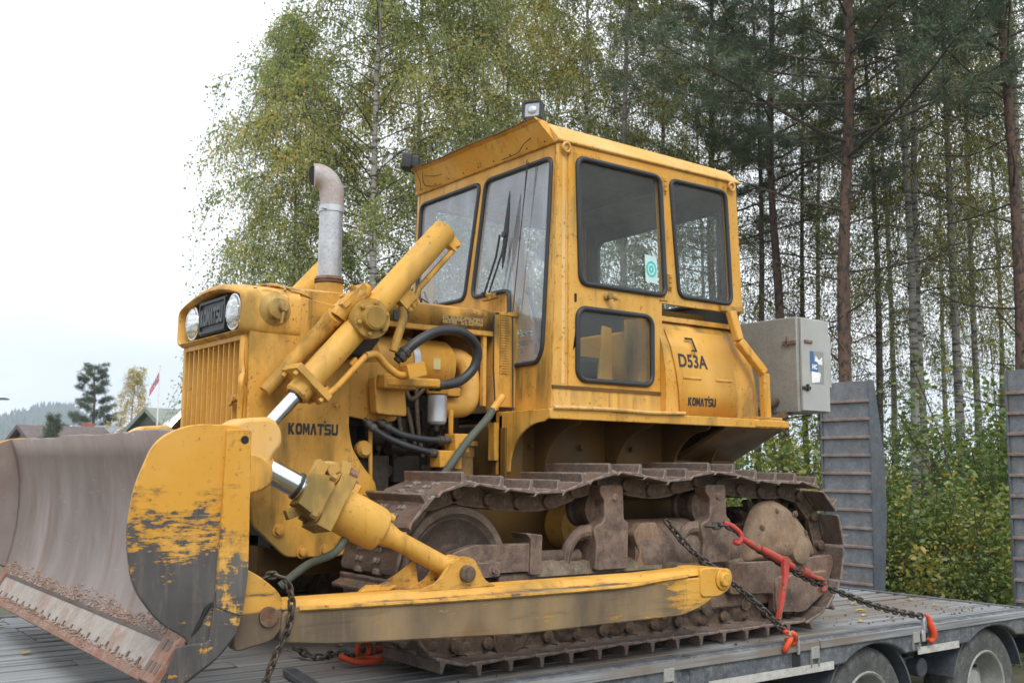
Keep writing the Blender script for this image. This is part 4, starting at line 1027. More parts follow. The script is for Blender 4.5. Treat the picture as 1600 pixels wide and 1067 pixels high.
for sy in (1, -1):
    a, b_ = (1.478, 1.50) if sy > 0 else (-1.50, -1.478)
    pt = MB().prism(pout, 'y', a, b_).build('end_plate', M['plate'], blade, .004)
    pi_ = [(x_, z_) for x_, z_ in pout]
    yi = a - .002 if sy > 0 else b_ + .002
    MB().prism(rpoly([(2.30, 1.08), (2.415, 1.025), (2.478, .86), (2.495, .70), (2.468, .535), (2.375, .408), (2.28, .345), (2.23, .46), (2.21, .72), (2.24, .98), (2.275, 1.08)], .03, 4), 'y', min(yi, yi + .002 * sy), max(yi, yi + .002 * sy)).build('bare_inner_face', M['moldboard'], pt)
    y0, y1 = (1.497, 1.515) if sy > 0 else (-1.515, -1.497)
    MB().prism(rpoly([(2.072, 1.07), (2.165, 1.072), (2.172, .80), (2.182, .44), (2.08, .40), (2.064, .56)], .012, 3), 'y', y0, y1).build('wear_strip', M['plate_rim'], pt, .004)
    if sy > 0:
        MB().prism(rpoly([(2.088, .44), (2.185, .455), (2.20, .32), (2.32, .315), (2.345, .19), (2.30, .178), (2.165, .265), (2.095, .345)], .015, 3), 'y', 1.499, 1.511).build('lower_patch', M['plate_rim'], pt, .003)
        MB().lathe([(0, .015), (.004, .015)], (2.098, 1.513, 1.035), (0, 1, 0), 18).build('plate_hole', M['dark'], pt)
        cr_ = bez([(2.19, 1.515, .46), (2.215, 1.505, .43), (2.235, 1.505, .385), (2.262, 1.505, .345)], 10)
        MB().tube(cr_, [.001, .006, .007, .009, .007, .006, .008, .006, .004, .001][:len(cr_)] + [.004] * max(0, len(cr_) - 10), 6).build('tear', M['dark'], pt)
M['slot'] = plain('worn_bolt_slots', (.10, .075, .065), .6)
ed = [(2.268, .325), (2.283, .336), (2.374, .190), (2.362, .178)]
cut = MB().prism(ed, 'y', -.845, 1.34).build('cutting_edge', M['edge'], blade, .003)
MB().prism(ed, 'y', -1.34, -.852).build('cutting_edge', M['edge'], blade, .003)
MB().prism([(2.360, .215), (2.371, .208), (2.386, .183), (2.372, .172)], 'y', -1.34, 1.34).build('edge_lip', M['endbit'], blade, .003)
for k in range(19):
    y = -1.22 + k * .135
    MB().prism([(2.342, .243), (2.345, .2445), (2.357, .225), (2.354, .2235)], 'y', y, y + .016).build('edge_slot', M['slot'], cut)
for sy in (1, -1):
    eb_ = MB().prism([(2.268, .335), (2.290, .352), (2.392, .195), (2.372, .176)], 'y', 1.345 if sy > 0 else -1.495, 1.495 if sy > 0 else -1.345)
    ebo = eb_.build('end_bit', M['endbit'], blade, .004)
    dd = Vector((2.392 - 2.290, 0, .195 - .352)).normalized(); nn = Vector((-dd.z, 0, dd.x))
    if sy > 0:
        pass
        for (u, v) in ((.03, .055), (.03, .105), (.115, .035), (.115, .08), (.115, .125)):
            c0 = Vector((2.290, 1.345 + v, .352)) + dd * (u + .02)
            F4 = Matrix(((0, dd.x, nn.x, c0.x), (-1, 0, 0, c0.y), (0, dd.z, nn.z, c0.z), (0, 0, 0, 1)))
            MB().sheet(rrect(-.012, -.020, .012, .020, .006), [], .004, F4).build('bolt_slot', M['slot'], ebo)
# lug for the lift cylinder and tilt cylinder bracket at the back of the blade
def lug(sy):
    l = MB().prism(rpoly([(2.16, 1.06), (1.90, 1.085), (1.80, 1.150), (1.66, 1.160), (1.615, 1.10), (1.612, 1.03), (1.655, .985), (1.67, .92), (1.76, .88), (2.16, .90)], .03, 4), 'y', sy*.595, sy*.775)
    return l.build('lift_lug', M['yellow_fade'], blade, .02, seg=3)
lug(1); lug(-1)
MB().prism(rpoly([(2.10, 1.02), (1.94, .985), (1.885, .95), (1.885, .87), (1.93, .84), (2.10, .80)], .03, 4), 'y', 1.14, 1.30).build('tilt_lug', M['yellow_moss'], blade, .012)

# ---- push arms
def arm(parent, sy=1):
    low = rpoly([(1.905, .405), (1.905, .285), (1.70, .262), (.78, .222), (-.22, .228), (-.36, .262), (-.45, .305), (-.52, .345), (-.545, .385), (-.545, .405)], .03, 3)
    a = MB().prism(low, 'y', 1.315, 1.47)
    arm_ = a.build('push_arm', M['arm'], parent, .008)
    t = MB(); sec = [(1.318, .404), (1.466, .404), (1.450, .430), (1.440, .436), (1.33, .436)]
    for x in (1.905, 1.0, 0.0, -.36, -.42): t.v += [(x, y, z + (.012 if x < -.3 else 0)) for y, z in sec]
    for i in range(4):
        for k in range(5): t.f.append((i*5+k, i*5+(k+1)%5, (i+1)*5+(k+1)%5, (i+1)*5+k))
    t.f += [(4, 3, 2, 1, 0), tuple(20 + k for k in range(5))]
    t.build('arm_top_plate', M['arm'], arm_, .003)
    MB().prism(rpoly([(-.34, .452), (-.45, .45), (-.56, .44), (-.578, .39), (-.55, .335), (-.47, .305), (-.34, .31)], .03, 4), 'y', 1.30, 1.478).lathe([(0, .054), (.010, .054)], (-.50, 1.478, .39), (0, 1, 0), 28).build('arm_end', M['yellow_clean'], arm_, .010)
    MB().lathe([(0, .036), (.014, .036), (.019, .030)], (-.50, 1.488, .39), (0, 1, 0), 24).build('pivot_pin', M['yellow_clean'], arm_)
    MB().tube(bez([(1.84, 1.474, .405), (1.0, 1.476, .392), (.2, 1.476, .392), (-.02, 1.476, .405), (-.25, 1.475, .418)], 16), .009, 6).build('weld_seam', M['yellow_chip'], arm_)
    jb = MB().prism(rpoly([(2.07, .575), (1.985, .53), (1.90, .46), (1.885, .36), (1.925, .295), (2.09, .262)], .04, 4), 'y', 1.40, 1.455)
    jb.prism(rpoly([(2.07, .575), (1.985, .53), (1.90, .46), (1.885, .36), (1.925, .295), (2.09, .262)], .04, 4), 'y', 1.30, 1.335)
    jbo = jb.build('arm_joint', M['arm'], arm_, .006)
    MB().lathe([(0, .037), (.012, .037), (.016, .01)], (1.955, 1.455, .385), (0, 1, 0), 24).build('joint_pin', M['track'], jbo)
    # diagonal screw/tilt cylinder
    A, B = Vector((1.835, 1.22, .905)), Vector((1.065, 1.39, .490))
    d = (B - A).normalized(); L = (B - A).length; at = lambda q: A + d * (q * L)
    b = Vector((0, 1, 0)); b = (b - d * b.dot(d)).normalized(); up = d.cross(b).normalized()
    if up.z < 0: up = -up
    cy = MB().lathe([(.30*L, .094), (.53*L, .094), (.555*L, .085), (.57*L, .056), (.60*L, .050), (.64*L, .042), (.93*L, .042), (.94*L, .05), (1.0*L, .05)], A, d, 32).build('tilt_cylinder', M['cyl'], parent, smooth=40)
    MB().cyl(at(-.05), at(.16), .049, n=24).build('piston_rod', M['chrome'], cy)
    MB().lathe([(0, .058), (.014, .058)], at(.10), d, 20).build('rod_seal', M['black'], cy)
    gl = MB().bar(at(.24), at(.31), .235, .235, up).bar(at(.13), at(.24), .14, .14, up, .18, .18)
    for i in (-1, 1):
        for j in (-1, 1):
            gl.bolt(at(.235) + b*(i*.085) + up*(j*.085), -d, .017, .025)
    gl.bar(at(.16) + up*.06, at(.16) + up*.135, .06, .05, d).bar(at(.19) - up*.06 - b*.03, at(.13) - up*.12 - b*.03, .05, .04, d)
    gl.tube(bez([at(.15) + up*.11, at(.22) + up*.14, at(.28) + up*.11], 10), .022, 8)
    gl.bar(at(.24) + up*.15, at(.285) + up*.16, .075, .05, up).bar(at(.20) + up*.105, at(.235) + up*.15, .05, .04, d)
    gl.build('gland_block', M['mossy_cast'], cy, .012)
    MB().bar(at(.285) + up*.145, at(.35) + up*.115, .03, .03, up).lathe([(0, .026), (.04, .026)], at(.29) + up*.15, d, 8).build('rusty_fitting', M['endbit'], cy)
    MB().bolt(at(.36) + up*.085, up, .022, .03).build('port_plug', M['cyl'], cy)
    MB().lathe([(0, .02), (.04, .018)], at(.545) + up*.07, d, 10).build('port_plug', M['cyl'], cy)
    MB().tube(bez([at(.42) - up*.09, at(.40) - up*.17, at(.33) - up*.25 - b*.05, at(.27) - up*.37 - b*.08], 16), .017, 10).build('hydraulic_hose', M['hosegrey'], cy, smooth=60)
    for yy in (1.425, 1.325):
        br = MB().prism(rpoly([(1.30, .432), (1.20, .465), (1.13, .545), (1.075, .570), (1.02, .555), (.96, .46), (.90, .435)], .02, 3), 'y', yy, yy + .022)
        br.build('arm_bracket', M['yellow_chip'], arm_, .004)
    MB().lathe([(0, .036), (.02, .036), (.025, .03)], (1.06, 1.447, .495), (0, 1, 0), 20).build('bracket_pin', M['track'], arm_)
    MB().prism([(1.52, .436), (1.38, .436), (1.34, .455), (1.48, .462)], 'y', 1.33, 1.36).build('cleat', M['yellow_chip'], arm_, .003)
    MB().prism(rpoly([(1.45, .436), (1.32, .50), (1.24, .55), (1.22, .436)], .01, 2), 'y', 1.315, 1.325).build('arm_gusset', M['yellow_chip'], arm_)
    return arm_, cy
for o in arm(dz): mirrored(o, dz)
MB().cyl((-.50, -1.3, .39), (-.50, 1.3, .39), .06).build('trunnion_bar', M['track'], dz)
def flatten(root):
    """never deeper than thing > part > sub-part"""
    def walk(o, depth):
        for c in list(o.children):
            walk(c, depth + 1)
            if depth + 1 > 2:
                c.parent = o.parent
    for _ in range(3): walk(root, 0)
flatten(dz)

# ================================================================= LOW TRAILER
GZ = -.88
def wood():
    t = NT('weathered_deck_wood')
    c = t.mix(t.ramp(t.noise(3, 6, (.25, 6, 6)), .3, .7), (.16, .165, .17), (.34, .355, .37))
    c = t.mix(t.ramp(t.noise(16, 6, (.06, 5, 5), off=(2, 3, 1)), .5, .68, 0, .8), c, (.055, .052, .048))
    d = t.math('MULTIPLY', t.ramp(t.noise(1.3, 6, off=(4, 1, 2)), .42, .60), t.ramp(t.axis(0), 1.9, .9, 0, .85))
    c = t.mix(d, c, (.17, .135, .105))
    t.bump(t.noise(14, 6, (.08, 3, 3)), .5, .006)
    return t.done(c, .75)
M['wood'] = wood()
M['tr_dark'] = rusty('trailer_dark_paint', a=(.055, .063, .075), b=(.115, .128, .145), rust=(.15, .13, .115), dust=(.30, .30, .29), rust_amt=.35, dust_amt=.5, rough=.6, bump=.15)
M['tr_white'] = rusty('pale_stripe', a=(.42, .41, .38), b=(.52, .51, .48), rust=(.28, .25, .21), dust=(.30, .28, .25), rust_amt=.4, dust_amt=.5, rough=.55, bump=.05)
M['tyre'] = rusty('tyre_rubber', a=(.05, .054, .052), b=(.09, .095, .09), rust=(.12, .12, .11), dust=(.20, .20, .185), rust_amt=.4, dust_amt=.55, rough=.85, bump=.15)
M['rim'] = rusty('pale_wheel_rim', a=(.25, .255, .24), b=(.33, .33, .31), rust=(.17, .15, .13), dust=(.38, .37, .35), rust_amt=.4, dust_amt=.4, rough=.6, bump=.05)
M['ramp'] = rusty('ramp_steel', a=(.12, .132, .148), b=(.19, .205, .222), rust=(.15, .125, .105), dust=(.26, .26, .26), rust_amt=.45, dust_amt=.45, rough=.6, bump=.35)
M['ramp_side'] = rusty('ramp_side_steel', a=(.055, .068, .085), b=(.085, .10, .12), rust=(.10, .09, .08), dust=(.16, .165, .17), rough=.55, bump=.1)
tr = tag(empty('lowbed_trailer', (0, 0, GZ)), 'long dark grey low trailer with plank deck and two raised ramps carrying the bulldozer', 'trailer')
def tb(mb, name, mat, bev=0.0, par=None, smooth=35):
    o = mb.build(name, mat, par or tr, bev, smooth)
    o.parent = par or tr
    if (par or tr) is tr: o.location = (0, 0, -GZ)
    return o
rr = random.Random(11)
dk = MB(); yy = -1.95
while yy < 1.25:
    w = .152
    x = 5.2
    while x > -3.75:
        L = rr.choice((2.4, 3.0, 3.6)); x1 = max(x - L, -3.75); z = rr.uniform(-.006, -.001)
        gap = .05 if rr.random() < .3 else .016
        dk.box((x1 + .006, yy + gap / 2, -.045 + z), (x - .004, yy + w - gap / 2, z))
        x = x1
    yy += w
deck = tb(dk, 'plank_deck', M['wood'], .004)
fb = MB().box((-3.80, -1.93, -.09), (5.2, 1.27, -.052)).box((-3.80, -1.30, -.40), (5.2, -1.22, -.09))
fb.box((-3.9, -.55, -.50), (5.2, -.42, -.09)).box((-3.9, .42, -.50), (5.2, .55, -.09))
# beavertail falling away behind the deck
fb.prism([(-3.76, -.01), (-5.0, -.42), (-5.0, -.52), (-3.76, -.14)], 'y', -1.28, 1.28)
tb(fb, 'chassis', M['tr_dark'], .006)
# end plates of the deck, worn steel
tb(MB().box((-3.80, -1.95, -.045), (-3.752, 1.29, .004)), 'rear_edge_plate', M['tr_dark'], .004)
# side rails with wheel arches
WX = (-1.945, -3.265, -4.585)
def rail(y0, y1, x0, x1):
    pts = [(x0, .004), (x1, .004)]
    low = [(x1, -.172)]
    for wx in WX:
        if x1 > wx > x0:
            aa = .40; cz = -.475
            for k in range(15):
                a = R(130 - (130 - 50) * (14 - k) / 14) if False else R(52 + (128 - 52) * k / 14)
                z = cz + aa * math.sin(a)
                low.append((wx + .40 * 1.22 * math.cos(a), max(z, -.172)))
    low.append((x0, -.172))
    return MB().prism(pts + low, 'y', y0, y1)
for a, b_ in ((-3.76, -.372), (-.315, 2.6), (2.64, 5.2)):
    tb(rail(1.30, 1.372, a, b_), 'side_rail', M['tr_dark'], .012)
    tb(rail(-2.03, -1.962, a, b_), 'side_rail', M['tr_dark'], .012)
tb(MB().prism([(-3.76, .004), (-3.76, -.172), (-5.0, -.60), (-5.0, -.42)], 'y', 1.30, 1.372), 'tail_rail', M['tr_dark'], .008)
# pale contour stripe along the foot of the rail, broken at the arches
for a, b_ in ((-.50, -1.53), (-2.37, -2.83), (-3.70, -3.75), (1.2, -.30)):
    tb(MB().box((b_, 1.3725, -.176), (a, 1.378, -.132)), 'contour_stripe', M['tr_white'])
pk = MB()
for x in (-1.27, -2.46, -.10, -3.62):
    pk.box((x - .075, 1.372, -.152), (x - .035, 1.382, -.03)); pk.box((x - .035, 1.372, -.165), (x + .035, 1.3765, -.145))
tb(MB().box((-1.235, 1.3722, -.155), (-1.165, 1.3745, -.03)), 'stake_pocket', M['dark'])
tb(MB().box((-2.475, 1.3722, -.155), (-2.42, 1.3745, -.05)), 'stake_pocket', M['dark'])
for x in (-1.355, -2.345, -.205, -3.70):
    tb(MB().prism([(x + .035, -.035), (x - .035, -.035), (x - .035, -.145), (x - .03, -.145), (x - .03, -.10), (x + .03, -.10), (x + .03, -.145), (x + .035, -.145)], 'y', 1.372, 1.388), 'lashing_bracket', M['cab_grey'], .003)
tb(MB().box((-.375, 1.25, -.17), (-.312, 1.36, -.004)), 'rail_gap_post', M['tr_dark'], .004)
# wheels: tyre, rim, hub and mudguard
w0 = None
for wx in WX:
    if w0 is None:
        ty = MB().lathe([(-.12, .24), (-.13, .29), (-.125, .345), (-.10, .372), (.10, .372), (.125, .345), (.13, .29), (.12, .235), (.08, .235)], (wx, 1.18, -.478), (0, 1, 0), 48, False)
        w0 = tb(ty, 'wheel', M['tyre'], smooth=50)
        rm = MB().lathe([(.122, .236), (.130, .228), (.122, .216), (.06, .205), (-.02, .185), (-.05, .12), (-.03, .10), (.03, .095), (.035, .04), (.036, .001)], (wx, 1.18, -.478), (0, 1, 0), 40, False)
        r_ = rm.build('rim', M['rim'], w0, smooth=40)
        nb = MB()
        for k in range(8):
            a = 2 * math.pi * k / 8; nb.lathe([(0, .012), (.03, .011)], (wx + .145 * math.cos(a), 1.15, -.478 + .145 * math.sin(a)), (0, 1, 0), 6)
        nb.build('wheel_nuts', M['chain'], w0)
        tb(MB().cyl((wx, -1.2, -.478), (wx, 1.05, -.478), .06), 'axle', M['tr_dark'])
        mg = MB()
        for k in range(21):
            a = R(14 + 152 * k / 20)
            x, z = wx + .425 * math.cos(a), -.478 + .425 * math.sin(a)
            x2, z2 = wx + .44 * math.cos(a), -.478 + .44 * math.sin(a)
            mg.v += [(x, 1.02, z), (x, 1.325, z), (x2, 1.325, z2), (x2, 1.02, z2)]
        for k in range(20):
            for j in range(4): mg.f.append((4*k+j, 4*k+(j+1)%4, 4*k+4+(j+1)%4, 4*k+4+j))
        mg0 = tb(mg, 'mudguard', M['ramp_side'], smooth=40)
        sets = [w0, mg0]
    else:
        for o in sets:
            c = copy_tree(o, tr); c.location = (wx - WX[0], 0, -GZ)
    c = copy_tree(w0, tr); c.location = (wx - WX[0], 0, -GZ); c.scale = (1, -1, 1)
# air hoses/valves between the wheels
tb(MB().lathe([(0, .06), (.14, .06), (.15, .04)], (-2.62, 1.10, -.30), (0, 1, 0), 18).box((-2.58, 1.08, -.36), (-2.50, 1.16, -.25)).tube(bez([(-2.5, 1.12, -.28), (-2.6, 1.18, -.24), (-2.68, 1.15, -.34)], 10), .012, 8), 'air_tank', M['ramp_side'], .004)
# ramps: plate face with cross bars, wedge-shaped side beams
def ramp_part(y0, y1):
    X = -5.0
    f = MB().prism([(X, 1.80), (X + .012, -.50), (X - .03, -.50), (X - .05, 1.78)], 'y', y0 + .02, y1 - .02)
    r0 = tb(f, 'loading_ramp', M['ramp'], .003)
    s_ = MB()
    for a, b_ in ((y0, y0 + .022), (y1 - .022, y1)):
        s_.prism(rpoly([(X + .015, 1.81), (X + .03, -.50), (X - .10, -.50), (X - .20, .55), (X - .19, 1.05), (X - .06, 1.80)], .02, 2), 'y', a, b_)
    s_.box((X - .16, y0 + .02, .9), (X - .12, y1 - .02, 1.0)).box((X - .16, y0 + .02, .2), (X - .12, y1 - .02, .3))
    s_.build('side_beam', M['ramp_side'], r0, .003)
    c_ = MB()
    for k in range(11):
        z = 1.605 - k * .171
        c_.bar((X + .010, y0 + .01, z), (X + .010, y1 - .01, z), .034, .026, (0, 0, 1))
    c_.build('cross_bars', rusty('worn_bar_steel', a=(.20, .15, .13), b=(.29, .22, .19), rust=(.20, .10, .06)), r0, .004)
    return r0
ramp_part(-1.27, -.70)
ramp_part(.605, 1.165)
flatten(tr)
# loose things lying on the deck
fbz = MB().bar((1.50, .68, .018), (1.62, 1.42, .018), .06, .03)
tag(fbz.build('steel_bar', M['ramp_side'], None, .004), 'flat dark steel bar lying on the planks under the blade end', 'bar')

# ---- chains
def link_mesh(mb, c, t, s, Lk, wd, r):
    """one oval chain link centred at c, long axis t, side axis s"""
    pts = []
    h = Lk / 2 - wd / 2
    for k in range(6):
        a = R(-90 + 180 * k / 5); pts.append(c + t * (h + wd / 2 * math.cos(a)) + s * (wd / 2 * math.sin(a)))
    for k in range(6):
        a = R(90 + 180 * k / 5); pts.append(c + t * (-h + wd / 2 * math.cos(a)) + s * (wd / 2 * math.sin(a)))
    mb.tube(pts, r, 6, True)
def chain_mesh(pts, pitch=.040, Lk=.056, wd=.032, r=.0068, sag=0):
    P = bez(pts, 80); mb = MB()
    ds = [0]
    for a, b_ in zip(P, P[1:]): ds.append(ds[-1] + (b_ - a).length)
    A = np.array([list(p) for p in P])
    at = lambda s: Vector([np.interp(s, ds, A[:, i]) for i in range(3)])
    n = int(ds[-1] / pitch)
    for k in range(n):
        s0 = (k + .5) * pitch; c = at(s0); t = (at(s0 + .02) - at(s0 - .02)).normalized()
        a = t.orthogonal().normalized(); b_ = t.cross(a)
        g = R(35 + 90 * (k % 2) + 8 * math.sin(k * 1.3))
        link_mesh(mb, c, t, a * math.cos(g) + b_ * math.sin(g), Lk, wd, r)
    return mb
def hook(mb, p, d, up, s=1.0):
    """clevis grab hook: shank, bowl and tip"""
    p, d, up = Vector(p), Vector(d).normalized(), Vector(up).normalized()
    pts = [p, p + d*.03*s, p + d*.06*s + up*.012*s, p + d*.09*s + up*.005*s, p + d*.105*s - up*.02*s, p + d*.095*s - up*.045*s, p + d*.07*s - up*.055*s, p + d*.045*s - up*.047*s, p + d*.038*s - up*.038*s]
    mb.tube(bez(pts, 24), [.014*s] * 6 + [.018*s] * 10 + [.012*s] * (len(bez(pts, 24)) - 16), 10)
    sd = d.cross(up)
    mb.cyl(p - sd*.022*s, p + sd*.022*s, .016*s, n=12)
    return mb
c1 = chain_mesh([(-.455, 1.12, .668), (-.56, 1.20, .52), (-.74, 1.31, .355), (-.93, 1.37, .20), (-1.08, 1.40, .065)])
t1 = tag(empty('lashing_chain', (-1.1, 1.4, 0)), 'dark chain running down from the middle roller bracket to the rail beside the track', 'chain', 'lashing chains holding the bulldozer')
o = c1.build('chain_links', M['chain'], None, 0, 60); o.parent = t1; o.location = (1.1, -1.4, 0)
for h1 in (hook(MB(), (-1.07, 1.405, .075), (-1, .05, -.45), (0, .6, 1), .95), hook(MB(), (-1.15, 1.40, .05), (.9, .2, -.55), (-.1, .5, 1), .9)):
    o = h1.build('grab_hook', M['orange'], None, 0, 60); o.parent = t1; o.location = (1.1, -1.4, 0)
o = MB().tube(bez([(-1.155, 1.40, .05), (-1.185, 1.395, .03), (-1.20, 1.39, -.03), (-1.205, 1.385, -.06)], 10), .010, 8).bar((-1.08, 1.415, .07), (-1.15, 1.415, .045), .012, .02).build('silver_shackle', M['white_metal'], None, 0, 60); o.parent = t1; o.location = (1.1, -1.4, 0)
t2 = tag(empty('lashing_chain', (-2.45, 1.4, 0)), 'dark chain stretching from the red binder to the rear lashing hook above the wheels', 'chain', 'lashing chains holding the bulldozer')
c2 = chain_mesh([(-.70, 1.19, .635), (-.84, 1.235, .63), (-1.00, 1.26, .52), (-1.22, 1.285, .41), (-1.44, 1.30, .315), (-1.62, 1.32, .255), (-2.0, 1.355, .135), (-2.44, 1.39, .045)])
o = c2.build('chain_links', M['chain'], None, 0, 60); o.parent = t2; o.location = (2.45, -1.4, 0)
o = MB().tube(bez([(-2.43, 1.392, .062), (-2.455, 1.40, .045), (-2.47, 1.405, .0), (-2.49, 1.41, -.045), (-2.495, 1.405, -.085), (-2.475, 1.398, -.10), (-2.45, 1.395, -.085)], 20), [.008, .010, .012, .014, .016, .018, .02, .021, .021, .021, .021, .02, .02, .019, .018, .017, .016, .013] + [.012] * 6, 10).build('grab_hook', M['orange'], None, 0, 60)
o.parent = t2; o.location = (2.45, -1.4, 0)
o = MB().box((-2.425, 1.378, -.03), (-2.405, 1.400, .04)).box((-2.43, 1.382, -.10), (-2.395, 1.396, -.03)).build('silver_shackle', M['white_metal'], None, .004); o.parent = t2; o.location = (2.45, -1.4, 0)
# red lever binder
lb = tag(empty('chain_binder', (-1.2, 1.30, .42)), 'red lever chain binder with its long handle hanging against the track frame', 'chain binder')
def lbp(mb, name, mat): 
    o = mb.build(name, mat, None, 0, 50); o.parent = lb; o.location = (1.2, -1.30, -.42); return o
b1 = MB().tube([(-.885, 1.265, .575), (-.96, 1.28, .535), (-1.01, 1.285, .510)], [.015, .018, .020], 12).tube([(-1.02, 1.29, .51), (-1.10, 1.30, .475), (-1.19, 1.305, .435), (-1.27, 1.31, .40)], [.019, .024, .025, .019], 12)
b1.lathe([(-.03, .026), (.03, .026)], (-1.185, 1.31, .44), (0, 1, 0), 14)
lbp(b1, 'binder_body', M['red'])
b2 = MB().tube(bez([(-.80, 1.22, .655), (-.845, 1.245, .635), (-.88, 1.265, .60), (-.885, 1.27, .57), (-.86, 1.27, .545), (-.835, 1.26, .555)], 20), .014, 10)
lbp(b2, 'binder_hook', M['red'])
b2 = MB()
b2.tube(bez([(-1.34, 1.31, .375), (-1.40, 1.315, .35), (-1.47, 1.32, .33), (-1.515, 1.325, .315), (-1.53, 1.33, .28), (-1.51, 1.335, .262), (-1.475, 1.335, .265)], 20), .015, 10).lathe([(0, .026), (.05, .028)], (-1.35, 1.31, .375), (-1, .05, -.35), 10)
lbp(b2, 'binder_hook', M['red'])
hd_ = MB().bar((-1.185, 1.325, .445), (-1.17, 1.335, .36), .05, .022, (0, 1, 0), .04, .02).bar((-1.17, 1.335, .36), (-1.055, 1.375, .135), .036, .022, (0, 1, 0), .026, .018)
lbp(hd_, 'binder_handle', M['red'])
# chain hung over the arm joint at the blade
t3 = tag(empty('slack_chain', (1.9, 1.45, 0)), 'short dark chain draped over the push arm joint behind the blade', 'chain')
c3 = chain_mesh([(1.98, 1.43, .52), (1.945, 1.462, .535), (1.90, 1.478, .515), (1.875, 1.482, .44), (1.885, 1.482, .34), (1.925, 1.475, .25), (1.965, 1.47, .14), (1.99, 1.46, .02)], .030, .042, .024, .0052)
c3.v += []
o = c3.build('chain_links', M['chain'], None, 0, 60); o.parent = t3; o.location = (-1.9, -1.45, 0)
t4 = tag(empty('loose_hooks', (1.1, .45, 0)), 'orange hooks on a loose chain lying on the deck beneath the push arm', 'chain')
t4.name = 'hook_chain'
def lp(mb, name, mat):
    o = mb.build(name, mat, None, 0, 60); o.parent = t4; o.location = (-1.1, -.45, 0)
lp(chain_mesh([(1.30, .30, .05), (1.22, .40, .012), (1.10, .36, .012), (1.0, .42, .012), (.90, .30, .012)]), 'chain_links', M['chain'])
hk = MB().tube([(1.02 + .036*math.cos(a), .50, .046 + .036*math.sin(a)) for a in np.linspace(0, 2*math.pi, 18, endpoint=False)], .015, 8, True)
hk.tube(bez([(1.22, .62, .05), (1.14, .66, .02), (1.05, .68, .02), (1.00, .64, .02), (1.05, .60, .02), (1.12, .60, .022)], 20), .014, 10)
hk.cyl((.98, .48, .03), (.86, .46, .03), .022, .014)
lp(hk, 'grab_hook', M['orange'])
lp(MB().box((.955, .49, .02), (.995, .50, .085)), 'metal_tag', M['white_metal'])
# gravel caught on the blade, fallen leaves on the deck
rr = random.Random(4); gv = MB()
def stone(p, s):
    vs = [(1,0,0),(-1,0,0),(0,1,0),(0,-1,0),(0,0,1),(0,0,-1)]
    vs = [(p[0] + v[0]*s*rr.uniform(.6,1.3), p[1] + v[1]*s*rr.uniform(.6,1.3), p[2] + v[2]*s*rr.uniform(.5,1.0)) for v in vs]
    gv.add(vs, [(0,2,4),(2,1,4),(1,3,4),(3,0,4),(2,0,5),(1,2,5),(3,1,5),(0,3,5)])
for k in range(3600):
    y = rr.uniform(-1.46, 1.44); u = rr.random() ** 1.4
    wv = .75 + .25 * math.sin(y * 5) + .15 * math.sin(y * 13)
    z = .325 + u * .085 * wv
    x = 2.285 - (z - .325) * .36 + rr.uniform(-.004, .012)
    stone((x, y, z), rr.uniform(.004, .012))
for k in range(900):
    y = rr.uniform(-1.4, 1.42); u = rr.random()
    if math.sin(y * 2.2 + 2) < -.1 and rr.random() < .6: continue
    x = 2.355 + .022 * u; z = .222 - .034 * u + .006
    stone((x, y, z), rr.uniform(.004, .009))
gv2, gv = gv, MB()
for k in range(420):      # crumbs of soil shed by the tracks
    x = rr.uniform(-3.7, 1.3); y = 1.24 - abs(rr.gauss(0, .22)) if rr.random() < .6 else rr.uniform(-.4, 1.2)
    if x > -1.9 and .66 < y < 1.22: continue
    stone((x, y, .004), rr.uniform(.003, .011))
tag(gv.build('soil_crumbs', M['mud'], None, 0, 0), 'brown soil crumbs shed by the tracks onto the trailer deck', 'soil', kind='stuff')
gv = gv2
tag(gv.build('gravel', rusty('reddish_gravel', a=(.20, .13, .10), b=(.36, .26, .21), rust=(.24, .12, .08), dust=(.42, .36, .31), rough=.9), None, 0, 0), 'reddish gravel packed along the top of the blade edge', 'gravel', kind='stuff')
lfm = None
lc_ = [(.95, .10), (.55, .45), (-2.45, .95), (-2.62, .80), (-2.9, .55), (-3.1, .35), (-2.2, 1.1), (-3.35, .9), (-2.75, 1.15), (-3.5, .6), (2.28, -1.55), (2.35, -.55), (2.10, -.9), (1.7, .2), (2.6, -.2)]
ylw = plain('yellow_leaf', (.50, .36, .08), .6, var=.4)
for i, (x, y) in enumerate(lc_):
    if lfm is None:
        mb = MB()
        mb.v = [(0, -.03, .004), (.018, -.012, .012), (.020, .008, .010), (0, .034, .006), (-.020, .008, .012), (-.017, -.012, .014), (0, 0, .004)]
        mb.f = [(0, 1, 6), (1, 2, 6), (2, 3, 6), (3, 4, 6), (4, 5, 6), (5, 0, 6)]
        lfm = mb.build('fallen_leaf', ylw); o = lfm
    else:
        o = lfm.copy(); COL.objects.link(o)
    o.location = (x, y, .001); o.rotation_euler = (0, 0, rr.uniform(0, 6)); s = rr.uniform(.7, 1.3); o.scale = (s, s, s)
    tag(o, 'small yellow fallen leaf lying on the trailer deck', 'leaf', 'fallen leaves on the deck')
